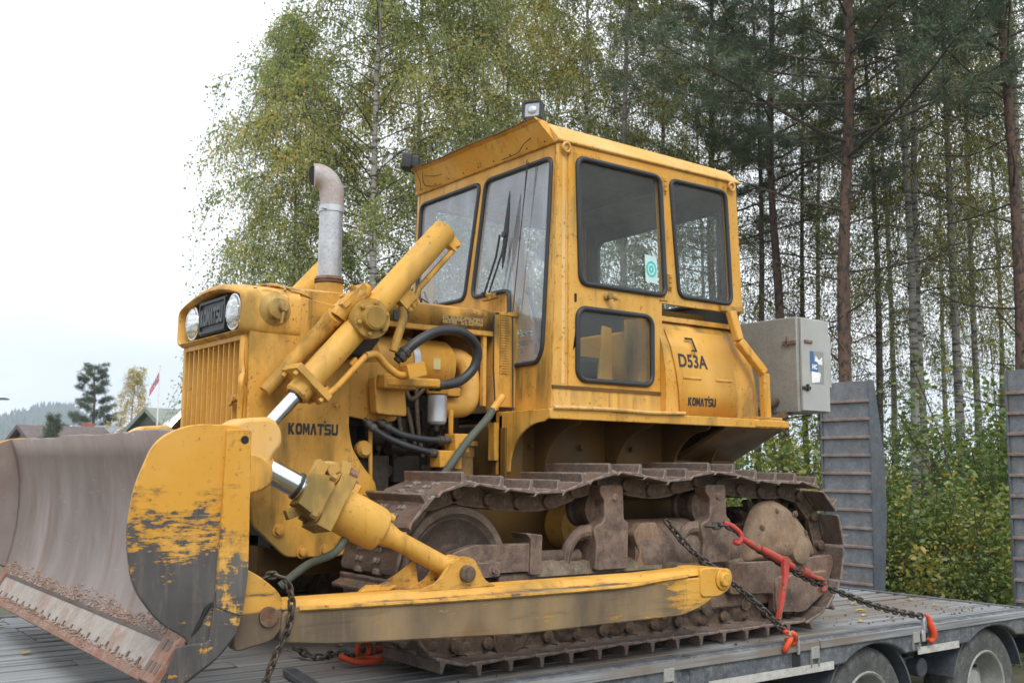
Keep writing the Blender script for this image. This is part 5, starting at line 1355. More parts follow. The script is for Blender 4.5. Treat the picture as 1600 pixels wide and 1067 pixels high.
# ================================================================= GROUND, FAR SIDE OF THE PLACE
def ground_mat():
    t = NT('grass_and_gravel_ground')
    c = t.mix(t.ramp(t.noise(.5, 6), .4, .6), (.055, .065, .025), (.10, .095, .06))
    c = t.mix(t.ramp(t.noise(6, 6), .5, .7), c, (.14, .115, .06))
    t.bump(t.noise(8, 6), .8, .05)
    return t.done(c, .95)
gm = MB(); N = 60
xs = [-1500, -600, -250, -120, -80] + [-60 + 3 * i for i in range(41)] + [90, 160, 300, 800, 1500]
for x in xs:
    for y in xs:
        d2 = math.hypot(x, y)
        h = GZ + (0.10 * math.sin(x * .35) * math.sin(y * .3 + 1) if d2 > 7 else 0)
        gm.v.append((x, y, h))
n = len(xs)
for i in range(n - 1):
    for j in range(n - 1): gm.f.append((i*n+j, i*n+j+1, (i+1)*n+j+1, (i+1)*n+j))
tag(gm.build('ground', ground_mat(), None, 0, 60), kind='structure')
CAM = Vector((3.613, 5.19, .942)); fpx = 1633.0
def at_px(px, dist):
    """ground-plan point at the given distance along the compass bearing of a picture column (used to lay out the trees)"""
    v = cd + cr * ((px - 800) / fpx); v = Vector((v.x, v.y, 0)).normalized()
    return Vector((CAM.x + v.x * dist, CAM.y + v.y * dist, GZ))

# ---- leaves, trunks
def leaf_mat(name, cols, trans=.35):
    t = NT(name); n, l = t.n, t.l
    rp = n.new('ShaderNodeValToRGB'); e = rp.color_ramp.elements
    for i, (p, c) in enumerate(cols):
        el = e[i] if i < 2 else e.new(p)
        el.position = p; el.color = (*c, 1)
    l.new(t.attr('tint'), rp.inputs[0])
    df = n.new('ShaderNodeBsdfDiffuse'); tl = n.new('ShaderNodeBsdfTranslucent'); gl = n.new('ShaderNodeBsdfGlossy'); gl.inputs['Roughness'].default_value = .45
    l.new(rp.outputs[0], df.inputs[0])
    br = t.mix(1.0, rp.outputs[0], (1.35, 1.35, .8), 'MULTIPLY'); l.new(br, tl.inputs[0])
    mx = n.new('ShaderNodeMixShader'); mx.inputs[0].default_value = trans
    l.new(df.outputs[0], mx.inputs[1]); l.new(tl.outputs[0], mx.inputs[2])
    m2 = n.new('ShaderNodeMixShader'); m2.inputs[0].default_value = .05
    l.new(mx.outputs[0], m2.inputs[1]); l.new(gl.outputs[0], m2.inputs[2])
    n.remove(t.b); l.new(m2.outputs[0], t.out.inputs['Surface'])
    return t.m
M['birch_leaf'] = leaf_mat('birch_leaves', [(0, (.15, .23, .11)), (1, (.55, .36, .11)), (.35, (.24, .31, .135)), (.62, (.37, .38, .14)), (.85, (.52, .42, .13))], .55)
M['dark_leaf'] = leaf_mat('wood_leaves', [(0, (.10, .15, .05)), (1, (.40, .29, .07)), (.5, (.18, .21, .065)), (.8, (.30, .26, .07))], .5)
M['pine_leaf'] = leaf_mat('pine_needles', [(0, (.06, .095, .068)), (1, (.19, .165, .08)), (.5, (.095, .135, .09)), (.8, (.13, .15, .085))], .3)
M['shrub_leaf'] = leaf_mat('shrub_leaves', [(0, (.05, .11, .022)), (1, (.50, .30, .05)), (.40, (.11, .17, .035)), (.68, (.22, .24, .05)), (.86, (.42, .34, .07))])
def bark(name, a, b, mark=None, mscale=(1, 1, 6)):
    t = NT(name)
    c = t.mix(t.ramp(t.noise(5, 6, (1, 1, .3)), .35, .65), a, b)
    if mark:
        c = t.mix(t.ramp(t.noise(3.5 if mscale[2] > 2 else 14, 6, mscale, off=(2, 2, 2), rough=.65), .50, .58), c, mark)
    t.bump(t.noise(16, 8, (1, 1, .35), rough=.7), 1.0, .04)
    return t.done(c, .85)
M['birch_bark'] = bark('birch_bark', (.36, .34, .31), (.52, .50, .47), (.07, .06, .055))
M['pale_bark'] = bark('pale_birch_bark', (.20, .19, .17), (.32, .31, .285), (.055, .05, .045))
M['grey_bark'] = bark('grey_bark', (.10, .085, .07), (.17, .15, .13), (.06, .05, .045))
M['pine_bark'] = bark('pine_bark', (.085, .055, .042), (.165, .095, .065), (.045, .036, .03), (1, 1, .6))
M['twig'] = bark('twig_bark', (.05, .038, .03), (.09, .07, .055))
RS = np.random.RandomState
def leaves(name, P, size, tint, mat, parent, seed, asp=.6, flat=.0, D=None, oval=False):
    """one mesh of kite-shaped leaves at the points P"""
    r = RS(seed); n = len(P)
    if D is None:
        D = r.normal(size=(n, 3)); D[:, 2] -= .9
    D = D / np.linalg.norm(D, axis=1)[:, None]
    S = np.cross(D, r.normal(size=(n, 3))); S /= np.linalg.norm(S, axis=1)[:, None] + 1e-9
    L = (size * r.uniform(.6, 1.3, n))[:, None]
    if oval:
        return leaves6(name, P, D, S, L, asp, tint, mat, parent)
    V = np.empty((n, 4, 3)); V[:, 0] = P; V[:, 1] = P + D * L * .5 + S * L * asp * .5; V[:, 2] = P + D * L; V[:, 3] = P + D * L * .5 - S * L * asp * .5
    me = bpy.data.meshes.new(name)
    me.vertices.add(4 * n); me.vertices.foreach_set('co', V.astype(np.float32).ravel())
    me.loops.add(4 * n); me.loops.foreach_set('vertex_index', np.arange(4 * n, dtype=np.int32))
    me.polygons.add(n); me.polygons.foreach_set('loop_start', np.arange(0, 4 * n, 4, dtype=np.int32))
    a = me.attributes.new('tint', 'FLOAT', 'FACE'); a.data.foreach_set('value', np.clip(tint, 0, 1).astype(np.float32))
    me.update(calc_edges=True); me.materials.append(mat)
    o = bpy.data.objects.new(name, me); COL.objects.link(o); o.parent = parent
    return o
def leaves6(name, P, D, S, L, asp, tint, mat, parent):
    n = len(P); Nn = np.cross(D, S); V = np.empty((n, 6, 3))
    for i, (u, w, h) in enumerate(((0, 0, 0), (.28, .46, .10), (.68, .38, .06), (1, 0, -.06), (.68, -.38, .06), (.28, -.46, .10))):
        V[:, i] = P + D * L * u + S * L * asp * w + Nn * L * h
    me = bpy.data.meshes.new(name)
    me.vertices.add(6 * n); me.vertices.foreach_set('co', V.astype(np.float32).ravel())
    idx = (np.arange(n)[:, None] * 6 + np.array([0, 1, 2, 3, 0, 3, 4, 5])).astype(np.int32)
    me.loops.add(8 * n); me.loops.foreach_set('vertex_index', idx.ravel())
    me.polygons.add(2 * n); me.polygons.foreach_set('loop_start', np.arange(0, 8 * n, 4, dtype=np.int32))
    a = me.attributes.new('tint', 'FLOAT', 'FACE'); a.data.foreach_set('value', np.repeat(np.clip(tint, 0, 1), 2).astype(np.float32))
    me.update(calc_edges=True); me.materials.append(mat)
    o = bpy.data.objects.new(name, me); COL.objects.link(o); o.parent = parent
    return o
def vnoise(P, s, seed):
    q = P * s + seed
    return (np.sin(q[:, 0] * 1.7 + q[:, 1] * .9) + np.sin(q[:, 1] * 2.1 - q[:, 2] * 1.3) + np.sin(q[:, 2] * 1.9 + q[:, 0] * 1.1)) / 3
def birch(name, H, crown0, Rmax, seed, nb=46, twigs=9, lv=26, leaf=.055, tint0=.35, bare=0, lean=(0, 0), trunk_r=.13, barkm='birch_bark', leafm='birch_leaf', hang=1.0, lvj=.07, gap=-.35):
    r = RS(seed); root = empty(name)
    top = np.array([lean[0], lean[1], H])
    tp = [Vector((lean[0] * t ** 1.5 + .12 * math.sin(t * 5 + seed), lean[1] * t ** 1.5 + .12 * math.sin(t * 4 + seed * 2), H * t)) for t in np.linspace(0, 1, 14)]
    tb_ = MB().tube(tp, [trunk_r * (1 - .93 * t) for t in np.linspace(0, 1, 14)], 9)
    bm_ = MB(); pts = []; tints = []
    TP = np.array([list(p) for p in tp]); tz = np.linspace(0, 1, 14)
    for i in range(nb):
        h = crown0 + (1 - crown0) * ((i + r.rand()) / nb) ** .9
        h = min(h, .985)
        p0 = np.array([np.interp(h, tz, TP[:, k]) for k in range(3)])
        az = i * 2.4 + r.uniform(-.5, .5); q = (h - crown0) / (1 - crown0)
        ln = Rmax * (.35 + .65 * math.sin(math.pi * min(1, q * .85 + .22))) * r.uniform(.7, 1.15) * (1 - .45 * q)
        up = r.uniform(.35, .9); dirv = np.array([math.cos(az), math.sin(az), 0])
        bp_ = []
        for t in np.linspace(0, 1, 7):
            bp_.append(p0 + dirv * ln * t + np.array([0, 0, 1]) * ln * (up * t - (up + .25) * t ** 2.2 * .8) + r.normal(size=3) * .05 * t)
        bm_.tube(bp_, [max(.004, trunk_r * .17 * (1 - h * .5) * (1 - .9 * t)) for t in np.linspace(0, 1, 7)], 5)
        B = np.array(bp_)
        for j in range(twigs):
            t = r.uniform(.25, 1.0); b0 = np.array([np.interp(t, np.linspace(0, 1, 7), B[:, k]) for k in range(3)])
            d0 = dirv * r.uniform(-.1, .7) + np.array([-dirv[1], dirv[0], 0]) * r.uniform(-.8, .8); d0[2] = r.uniform(-.1, .45)
            L = r.uniform(.5, 1.35) * hang
            tt = np.linspace(0, 1, 6)[:, None]
            tw = b0 + d0 * L * .75 * tt + np.array([0, 0, -1]) * L * .95 * tt ** 1.8
            bm_.tube([tuple(x) for x in tw], .0035, 3)
            m = max(4, int(lv * L))
            u = r.uniform(.05, 1, m)[:, None]
            c = b0 + d0 * L * .75 * u + np.array([0, 0, -1]) * L * .95 * u ** 1.8 + r.normal(size=(m, 3)) * lvj
            pts.append(c); tints.append(np.full(m, r.normal() * .15))
    P = np.concatenate(pts); T = np.concatenate(tints)
    keep = vnoise(P, 2.3, seed + 5) + .6 * vnoise(P, 5.1, seed + 9) + r.normal(size=len(P)) * .45 > gap
    P, T = P[keep], T[keep]
    T = tint0 + T + .22 * vnoise(P, .8, seed) + r.normal(size=len(P)) * .13
    tb_.build('trunk', M[barkm], root, 0, 60)
    bm_.build('branches', M['twig'], root, 0, 60)
    leaves('crown', P, leaf, T, M[leafm], root, seed)
    return root
def pine(name, H, seed, trunk_r=.16, live0=.5, Rmax=2.6, nb=70, dead=22, tuft=26, needle=.11):
    r = RS(seed); root = empty(name)
    tp = [Vector((.10 * math.sin(t * 6 + seed) + .03 * math.sin(t * 21 + seed), .10 * math.cos(t * 5 + seed) + .03 * math.sin(t * 17), H * t)) for t in np.linspace(0, 1, 24)]
    tb_ = MB().tube(tp, [trunk_r * (1 - .8 * t) * (1 + .06 * math.sin(t * 40 + seed)) for t in np.linspace(0, 1, 24)], 12).build('trunk', M['pine_bark'], root, 0, 60)
    bm_ = MB(); Pn = []; Dn = []; Tn = []
    def branch(h, az, ln, up, live):
        p0 = np.array([.10 * math.sin(h * 6 + seed), .10 * math.cos(h * 5 + seed), H * h]); dv = np.array([math.cos(az), math.sin(az), 0])
        n = 8; B = []
        wob = r.normal(size=3) * .12
        for t in np.linspace(0, 1, n):
            B.append(p0 + dv * ln * t + np.array([0, 0, ln * (up * t + .18 * t * t)]) + wob * math.sin(t * 4) * t)
        bm_.tube(B, [max(.005, .019 * ln / 2.2 * (1 - .85 * t)) for t in np.linspace(0, 1, n)], 5)
        B = np.array(B)
        k = int(4 + ln * (5 if live else 3.2))
        for j in range(k):
            t = r.uniform(.35, 1); b0 = np.array([np.interp(t, np.linspace(0, 1, n), B[:, q]) for q in range(3)])
            sd = np.array([-dv[1], dv[0], 0]) * r.choice([-1, 1])
            d1 = dv * r.uniform(.2, .9) + sd * r.uniform(.3, 1.0) + np.array([0, 0, r.uniform(-.15, .35)])
            L2 = r.uniform(.2, .65) * (1.15 - t * .5) * ln / 2
            e = b0 + d1 * L2
            bm_.tube([b0, b0 + d1 * L2 * .5 + r.normal(size=3) * .02, e], .0045, 3)
            if live:
                for q in range(4):
                    c = b0 + d1 * L2 * (.45 + .19 * q) + r.normal(size=3) * .04
                    dd = d1 / np.linalg.norm(d1) * .6 + r.normal(size=(tuft, 3)) * .75; dd[:, 2] += .25
                    Tn.append(np.full(tuft, r.normal() * .20)); Pn.append(np.repeat(c[None], tuft, 0) + r.normal(size=(tuft, 3)) * .035); Dn.append(dd)
    for i in range(dead):
        h = .16 + (live0 - .12) * (i + r.rand()) / dead
        branch(h, i * 2.4 + r.uniform(-.6, .6), r.uniform(.7, 1.9) * Rmax / 2.4, r.uniform(-.15, .35), r.rand() < .12)
    for i in range(nb):
        q = (i + r.rand()) / nb; h = live0 + (1 - live0) * q
        branch(h, i * 2.4 + r.uniform(-.5, .5), Rmax * (1.02 - .75 * q) * r.uniform(.6, 1.1), r.uniform(.0, .45), True)
    bm_.build('branches', M['twig'], root, 0, 60)
    P = np.concatenate(Pn); D = np.concatenate(Dn)
    T = .42 + np.concatenate(Tn) + .25 * vnoise(P, 1.3, seed) + r.normal(size=len(P)) * .12
    leaves('crown', P, needle, T, M['pine_leaf'], root, seed, asp=.085, D=D)
    return root
def shrub(name, H, Rad, seed, stems=16, lvn=260, leaf=.075, tint0=.4, leafm='shrub_leaf'):
    r = RS(seed); root = empty(name); bm_ = MB(); pts = []; tt = []
    for i in range(stems):
        az = r.uniform(0, 6.28); rad = Rad * math.sqrt(r.rand()); h = H * r.uniform(.55, 1.05) * (1 - .35 * (rad / Rad) ** 2)
        e = np.array([math.cos(az) * rad, math.sin(az) * rad, h]); b0 = e * np.array([.25, .25, 0])
        mid = (b0 + e) / 2 + np.array([0, 0, h * .12]); pl = [b0, mid, e]
        bm_.tube([tuple(p) for p in bez(pl, 8)], .007, 4)
        u = r.uniform(.12, 1, lvn) ** .8
        c = b0 + (e - b0) * u[:, None] + np.array([0, 0, 1]) * (h * .2 * np.sin(u * 3.14))[:, None] + r.normal(size=(lvn, 3)) * np.array([.20, .20, .14]) * (.5 + Rad * .35)
        pts.append(c[c[:, 2] > .02]); tt.append(np.full((c[:, 2] > .02).sum(), r.normal() * .12))
    bm_.build('stems', M['twig'], root, 0, 60)
    P = np.concatenate(pts); T = tint0 - .08 + np.concatenate(tt) + .24 * vnoise(P, 2.2, seed) + r.normal(size=len(P)) * .14
    keep = vnoise(P, 3.1, seed + 3) + .6 * vnoise(P, 7.0, seed) + r.normal(size=len(P)) * .35 > -.22
    P, T = P[keep], T[keep]
    leaf = leaf * np.clip(1 + .45 * vnoise(P, 4.0, seed + 8), .6, 1.6)
    D = r.normal(size=P.shape); D[:, 2] = D[:, 2] * .5 - .25
    leaves('foliage', P, leaf, T, M[leafm], root, seed, asp=.68, D=D, oval=True)
    return root
def put(o, px, dist, rz=0, s=1.0, label=None, cat=None, group=None, dz_=0.0):
    p = at_px(px, dist); o.location = (p.x, p.y, GZ - .05 + dz_); o.rotation_euler = (0, 0, rz); o.scale = (s, s, s)
    tag(o, label, cat, group); return o
def again(o, *a, **k): return put(copy_tree(o), *a, **k)

# ---- the wood behind the trailer
bA = birch('birch_tree', 14.5, .24, 4.0, 11, nb=96, twigs=23, lv=56, leaf=.062, tint0=.52, trunk_r=.10, lvj=.085)
bB = birch('birch_tree', 15.0, .22, 3.2, 23, nb=90, twigs=21, lv=52, leaf=.062, tint0=.52, trunk_r=.10, lvj=.085)
bC = birch('birch_tree', 12.0, .18, 2.6, 37, nb=80, twigs=22, lv=60, leaf=.060, tint0=.44, trunk_r=.075, lvj=.085)
bD = birch('birch_tree', 15.0, .30, 1.7, 41, nb=60, twigs=11, lv=40, tint0=.55, trunk_r=.08, barkm='pale_bark', leafm='dark_leaf', leaf=.05)
bE = birch('birch_tree', 14.0, .20, 1.5, 53, nb=62, twigs=10, lv=38, tint0=.45, trunk_r=.075, barkm='grey_bark', leafm='dark_leaf', leaf=.05)
pA = pine('pine_tree', 15.0, 3, trunk_r=.105, live0=.40, Rmax=3.2, nb=80, tuft=34)
pB = pine('pine_tree', 16.0, 8, trunk_r=.092, live0=.42, Rmax=2.6, nb=66, dead=26, tuft=34)
put(bA, 590, 18.5, .4, 1.0, 'tall weeping birch reaching into the open sky above the exhaust pipe', 'tree')
put(bB, 655, 22.0, 1.2, 1.0, 'birch with its thin white trunk showing above the far work light', 'tree')
put(bC, 445, 20.5, 2.0, .90, 'smaller weeping birch at the outer left edge of the wood', 'tree')
again(bB, 905, 21.0, 3.0, 1.0, 'birch whose white trunk rises right behind the cab roof lamp', 'tree')
again(bA, 790, 23.0, 4.4, 1.0, 'yellowing birch filling the gap over the middle of the cab', 'tree')
again(bE, 740, 19.5, 5.0, .95, 'low green birch seen through the cab windscreens', 'tree')
again(bE, 1030, 19.0, 1.0, 1.0, 'green birch showing through the side windows of the cab', 'tree')
again(bE, 985, 15.5, 2.2, 1.0, 'leafy birch close behind the cab door window', 'tree')
put(pA, 1330, 14.5, .9, 1.0, 'thick orange trunked pine standing just right of the grey cabinet', 'tree')
put(pB, 1222, 18.0, 2.0, 1.0, 'slender pine with bare lower boughs close behind the cab corner', 'tree')
again(pB, 1582, 15.5, 4.0, 1.0, 'dark pine at the right edge above the nearer ramp', 'tree')
again(pA, 1120, 21.0, 3.2, 1.0, 'blue green pine whose crown hangs over the back of the cab roof', 'tree')
put(bD, 1412, 16.5, .3, 1.0, 'white trunked birch just beyond the right side of the farther ramp', 'tree')
again(bD, 1452, 17.0, 2.6, 1.0, 'middle one of three white trunked birches between the ramps', 'tree')
again(bD, 1500, 18.0, 4.1, 1.05, 'birch nearest the right ramp among three white trunks', 'tree')
k = 0
put(bE, 1180, 19, 0, 1.0, 'slim grey stemmed tree standing in the thin background wood', 'tree', 'slim trees in the background wood')
for px, ds in ((1260, 21), (1290, 25), (1365, 20), (1385, 27), (1440, 24), (1530, 21), (1555, 26), (1600, 19), (1640, 23), (1150, 25), (1090, 25), (1475, 30)):
    k += 1
    again(bE if k % 2 else bD, px, ds, k * 1.7, .9 + .05 * (k % 5), 'slim grey stemmed tree standing in the thin background wood', 'tree', 'slim trees in the background wood')
sA = shrub('shrub', 2.3, 1.2, 5, 26, 330, leaf=.058, tint0=.56)
sB = shrub('shrub', 1.9, 1.1, 9, 24, 300, leaf=.052, tint0=.68)
sC = shrub('shrub', 3.2, 1.5, 15, 30, 330, leaf=.060, tint0=.40)
put(sA, 1440, 11.6, .2, .80, 'dense yellow green shrub filling the gap low between the ramps', 'shrub')
again(sB, 1530, 11.4, 1.6, .90, 'yellowing shrub hard against the nearer ramp', 'shrub')
again(sC, 1560, 14.0, 2.6, 1.12, 'tall dark green shrub behind the nearer ramp', 'shrub')
again(sA, 1395, 12.4, 4.0, .84, 'leafy shrub whose sprigs lap over the farther ramp', 'shrub')
put(sB, 1240, 12.6, 3.0, 1.30, 'green and yellow shrub visible under the grey cabinet', 'shrub')
put(sC, 1180, 14.5, 1.0, .80, 'shrub peeping out beneath the tail of the fender', 'shrub')
again(sA, 1300, 14.5, 5.1, .85, 'shrub half hidden behind the farther ramp', 'shrub')
again(sB, 1480, 14.2, 2.2, .9, 'shrub at the foot of the white birch trunks', 'shrub')
for i, (px, ds, s) in enumerate(((1620, 12.5, 1.1), (1100, 17, 1.0), (1020, 18, 1.0), (1350, 18, 1.0), (1420, 19, .9), (1510, 18, .95), (1600, 17, 1.2), (1250, 19, 1.2), (900, 19, 1.0), (760, 20, 1.0), (640, 21, 1.0), (560, 22, 1.0), (1460, 24, 1.1), (1540, 25, 1.2), (1340, 26, 1.2), (1640, 23, 1.5), (1200, 25, 1.4))):
    again((sA, sB, sC)[i % 3], px, ds, i * 1.3, s, 'bush in the undergrowth of the background wood', 'shrub', 'undergrowth of the wood')

# ---- the far left: hill, houses, trees, flag, street lamp
def hill_mat():
    t = NT('distant_forest')
    c = t.mix(t.ramp(t.noise(.06, 6), .35, .65), (.035, .06, .05), (.075, .10, .075))
    return t.done(c, 1.0, spec=0.0)
def hill():
    mb = MB(); r = RS(2); n = 90; m = 14
    for i in range(n + 1):
        px = -700 + 1300 * i / n
        for j in range(m + 1):
            d = 1000 + 700 * j / m; p = at_px(px, d)
            u = (px + 20) / 300
            hh = 70 * (.78 + .30 * math.exp(-((px - 105) / 75) ** 2) + .09 * math.sin(px * .018) + .10 * math.exp(-((px + 250) / 150) ** 2)) * (1.0 - .55 / (1 + math.exp(-(px - 215) / 45)))
            h = hh * math.sin(min(1, j / m * 1.25) * math.pi / 2) ** .8
            mb.v.append((p.x, p.y, GZ - 2 + h + r.uniform(0, 2.2)))
    for i in range(n):
        for j in range(m): mb.f.append((i*(m+1)+j, i*(m+1)+j+1, (i+1)*(m+1)+j+1, (i+1)*(m+1)+j))
    o = mb.build('hill', hill_mat(), None, 0, 60); tag(o, kind='structure')
    # trees on the hill
    tb_ = MB(); rs = random.Random(1)
    for q in range(2600):
        i = rs.uniform(0, n); j = rs.uniform(1, m)
        v = mb.v[int(i) * (m + 1) + int(j)]; s = rs.uniform(3.2, 6.5)
        x, y, z = v[0] + rs.uniform(-8, 8), v[1] + rs.uniform(-8, 8), v[2]
        w = s * .30
        tb_.add([(x - w, y - w, z), (x + w, y - w, z), (x + w, y + w, z), (x - w, y + w, z), (x, y, z + s * 1.25)], [(0, 1, 4), (1, 2, 4), (2, 3, 4), (3, 0, 4)])
    tag(tb_.build('hill_forest', hill_mat(), None, 0, 0), 'far blue conifer forest covering the hill at the left', 'forest', kind='stuff')
hill()
HB = 55.0
def local(px, d):
    p = at_px(px, d); v = cd + cr * ((px - 800) / fpx)
    return p, math.atan2(v.y, v.x) - math.pi / 2      # local frame: x = picture right, y = away
def house(px, d, label, w, dep, hw, hr, wallc, roofc, gable_front=False, chim=None, name='house', extra=None, rz=0):
    p, a = local(px, d); root = empty(name, (p.x, p.y, GZ), a + rz); tag(root, label, 'house')
    b_ = MB().box((-w/2, 0, 0), (w/2, dep, hw))
    if gable_front:
        b_.prism([(-w/2, hw), (w/2, hw), (0, hw + hr)], 'y', 0, dep)
    else:
        b_.prism([(0, hw), (dep, hw), (dep/2, hw + hr)], 'x', -w/2, w/2)
    wall_ = b_.build('wall', wallc, root)
    r_ = MB()
    if gable_front:
        for s in (-1, 1): r_.prism([(0, hw + hr + .05), (s * (w/2 + .4), hw - .4 * hr / (w/2) + .05), (s * (w/2 + .4), hw - .4 * hr / (w/2) + .22), (0, hw + hr + .22)], 'y', -.35, dep + .35)
    else:
        for y0, y1 in ((dep/2, -.4), (dep/2, dep + .4)):
            dy = abs(y1 - dep/2); zz = hw + hr - hr * dy / (dep/2)
            r_.prism([(y0, hw + hr + .05), (y1, zz + .05), (y1, zz + .22), (y0, hw + hr + .22)], 'x', -w/2 - .35, w/2 + .35)
    r_.build('roof', roofc, root)
    if gable_front:
        for s in (-1, 1): MB().bar((0, -.37, hw + hr + .12), (s * (w/2 + .42), -.37, hw - .4 * hr / (w/2) + .12), .05, .24, (0, 0, 1)).build('bargeboard', M['white_paint'], root)
    else:
        for x in (-w/2 - .37, w/2 + .37):
            for y1 in (-.4, dep + .4): MB().bar((x, dep/2, hw + hr + .12), (x, y1, hw + hr - hr * abs(y1 - dep/2) / (dep/2) + .12), .05, .22, (0, 0, 1)).build('bargeboard', M['white_paint'] if roofc is M['roof_grey'] else roofc, root)
    wn_ = MB()
    for x in (-w * .28, w * .22): wn_.box((x - .45, -.04, 1.0), (x + .45, .02, 2.2))
    wn_.build('window', M['dark'], root)
    if chim:
        for cx_, ch, cm in chim: MB().box((cx_ - .35, dep/2 - .3, hw + hr * .6), (cx_ + .35, dep/2 + .3, hw + hr + ch)).build('chimney', cm, root)
    return root
M['white_paint'] = plain('white_paint', (.74, .75, .76), .6)
M['beige'] = plain('beige_boards', (.46, .42, .32), .8)
M['roof_brown'] = plain('brown_roof_tiles', (.115, .09, .085), .85, var=.3)
M['roof_grey'] = plain('grey_slate_roof', (.20, .22, .26), .7, var=.2)
M['roof_green'] = plain('green_sheet_roof', (.20, .225, .19), .7, var=.2)
M['brick'] = plain('red_chimney_brick', (.30, .105, .07), .85, var=.25)
def proj_h(py, d): return (725 - py) / fpx * d * .92 + .942 - GZ     # height above ground
house(122, 60, 'low house with brown tiled roof and pale gable end below the hill', 3.7, 5, proj_h(692, 60), proj_h(671, 60) - proj_h(692, 60), M['beige'], M['roof_brown'], rz=R(14))
house(138, 66, 'house with grey slate roof, white bargeboards and red brick chimney', 2.3, 4.5, proj_h(692, 66), proj_h(669, 66) - proj_h(692, 66), M['beige'], M['roof_grey'], chim=((-.5, .35, M['brick']),), rz=R(-20))
house(352, 58, 'dark green roofed building with a broad gable near the flagpole', 5.0, 5.6, proj_h(690, 58), proj_h(640, 58) - proj_h(690, 58), M['roof_green'], M['roof_green'], rz=R(35))
house(291, 45, 'small white house shape added where the far lift rod shows beside the grille', 1.5, 2, proj_h(672, 45), proj_h(648, 45) - proj_h(672, 45), M['white_paint'], M['white_paint'], True, chim=((.25, .12, M['dark']),))  # added stand-in; the white end here belongs to the far lift rod
MB_ = MB()
fp = at_px(252, 52); fr_ = tag(empty('flagpole', (fp.x, fp.y, GZ)), 'thin white flagpole flying a red flag with a blue and white cross', 'flagpole')
hp = proj_h(568, 52)
MB().tube([(0, 0, 0), (0, 0, hp)], [.045, .025], 8).lathe([(0, .03), (.05, .05), (.1, .01)], (0, 0, hp), (0, 0, 1), 8).build('pole', M['white_paint'], fr_)
_, fa = local(252, 52)
L_ = Vector((-math.cos(fa), -math.sin(fa), 0))
def flagpt(u, v):      # u along the fly 0..1, v down the hoist 0..1
    w = .05 * math.sin(u * 7 + v * 2)
    p = L_ * (u * .40 + .02) + Vector((0, 0, -u * .88 - v * .46 * (1 - .3 * u))) + Vector((-L_.y, L_.x, 0)) * w
    return p + Vector((0, 0, hp - .25))
cols = {'r': plain('flag_red', (.52, .03, .05), .8), 'w': plain('flag_white', (.78, .78, .80), .8), 'b': plain('flag_blue', (.01, .03, .16), .8)}
us = [0, .27, .32, .41, .46, 1.0]; vs_ = [0, .375, .4375, .5625, .625, 1.0]
fm = {k_: MB() for k_ in 'rwb'}
for i in range(5):
    for j in range(5):
        k_ = 'b' if i == 2 or j == 2 else ('w' if i in (1, 3) or j in (1, 3) else 'r')
        nu = 5 if i == 4 else 2
        for q in range(nu):
            a0 = us[i] + (us[i+1] - us[i]) * q / nu; a1 = us[i] + (us[i+1] - us[i]) * (q + 1) / nu
            fm[k_].add([flagpt(a0, vs_[j]), flagpt(a1, vs_[j]), flagpt(a1, vs_[j+1]), flagpt(a0, vs_[j+1])], [(0, 1, 2, 3)])
fo = fm['r'].build('flag', cols['r'], fr_, 0, 60)
fm['w'].build('white_cross', cols['w'], fo, 0, 60); fm['b'].build('blue_cross', cols['b'], fo, 0, 60)
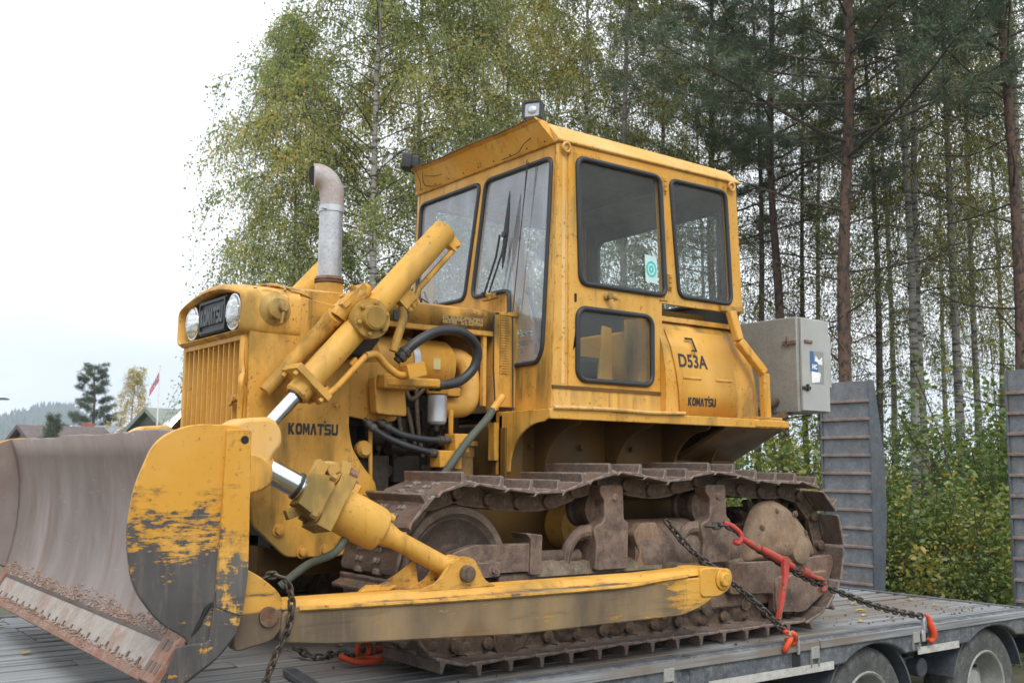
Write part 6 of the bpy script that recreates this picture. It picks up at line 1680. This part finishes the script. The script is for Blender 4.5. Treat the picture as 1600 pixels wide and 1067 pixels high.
# far trees
pF = pine('pine_tree', proj_h(572, 75), 21, trunk_r=.16, live0=.16, Rmax=2.4, nb=95, dead=2, tuft=14, needle=.20)
put(pF, 152, 75, .3, 1.0, 'lone dark pine standing beyond the house roofs at far left', 'tree')
bF = birch('birch_tree', proj_h(568, 62), .12, 1.75, 61, nb=50, twigs=12, lv=20, leaf=.10, tint0=.85, trunk_r=.11, hang=.8)
put(bF, 216, 62, 1.0, 1.0, 'lone yellow birch with pale trunk beside the flagpole', 'tree')
sF = shrub('shrub', 3.0, 1.2, 77, 16, 160, leaf=.14, tint0=.8)
put(sF, 186, 64, 0, 1.0, 'yellow bush between the far pine and the lone birch', 'shrub')
cF = pine('conifer_tree', proj_h(650, 48), 31, trunk_r=.08, live0=.10, Rmax=.75, nb=60, dead=0, tuft=14, needle=.14)
put(cF, 88, 48, 0, 1.0, 'small green conifer in front of the brown roofed house', 'tree')
# curved lamp arm at the left edge
p, a = local(-14, 45); lr = tag(empty('street_lamp', (p.x, p.y, GZ), a), 'curved tip of a grey street lamp at the left edge over the hill', 'street lamp')
hl_ = proj_h(628, 45)
MB().tube(bez([(-.25, 0, 0), (-.25, 0, hl_ - .5), (-.15, 0, hl_ - .12), (.15, 0, hl_ - .03), (.35, 0, hl_ - .01)], 20), .05, 8).build('post', M['tr_dark'], lr)
MB().prism(rpoly([(.30, hl_ - .05), (.75, hl_ - .03), (.80, hl_), (.62, hl_ + .05), (.30, hl_ + .03)], .02, 2), 'y', -.12, .12).build('lamp_head', M['tr_dark'], lr, .01)
# white garden fence behind the shrubs
wf = MB(); pa, pb = at_px(1120, 24), at_px(1640, 30)
for i in range(60):
    q = pa.lerp(pb, i / 59); wf.box((q.x - .04, q.y - .04, GZ), (q.x + .04, q.y + .04, GZ + 1.15))
for z in (.35, .9): wf.bar(pa + Vector((0, 0, z)), pb + Vector((0, 0, z)), .04, .09)
fo = empty('picket_fence', tuple(pa)); tag(fo, 'white picket fence glimpsed through the shrubs of the wood', 'fence')
o = wf.build('pickets', M['white_paint'], fo); o.location = -pa

# ---- autumn air: even haze that lets the far hill fade
hz = NT('haze_air'); hz.n.remove(hz.b)
pv = hz.n.new('ShaderNodeVolumePrincipled'); pv.inputs['Color'].default_value = (.78, .88, 1.0, 1)
pv.inputs['Density'].default_value = .00055; pv.inputs['Anisotropy'].default_value = 0.0
hz.l.new(pv.outputs[0], hz.out.inputs['Volume'])
ho = MB().box((-2300, -2300, GZ - 4), (2300, 2300, 175)).build('haze', hz.m, None, 0, 0)
tag(ho, kind='stuff'); ho['label'] = 'thin pale autumn haze softening the far hill'
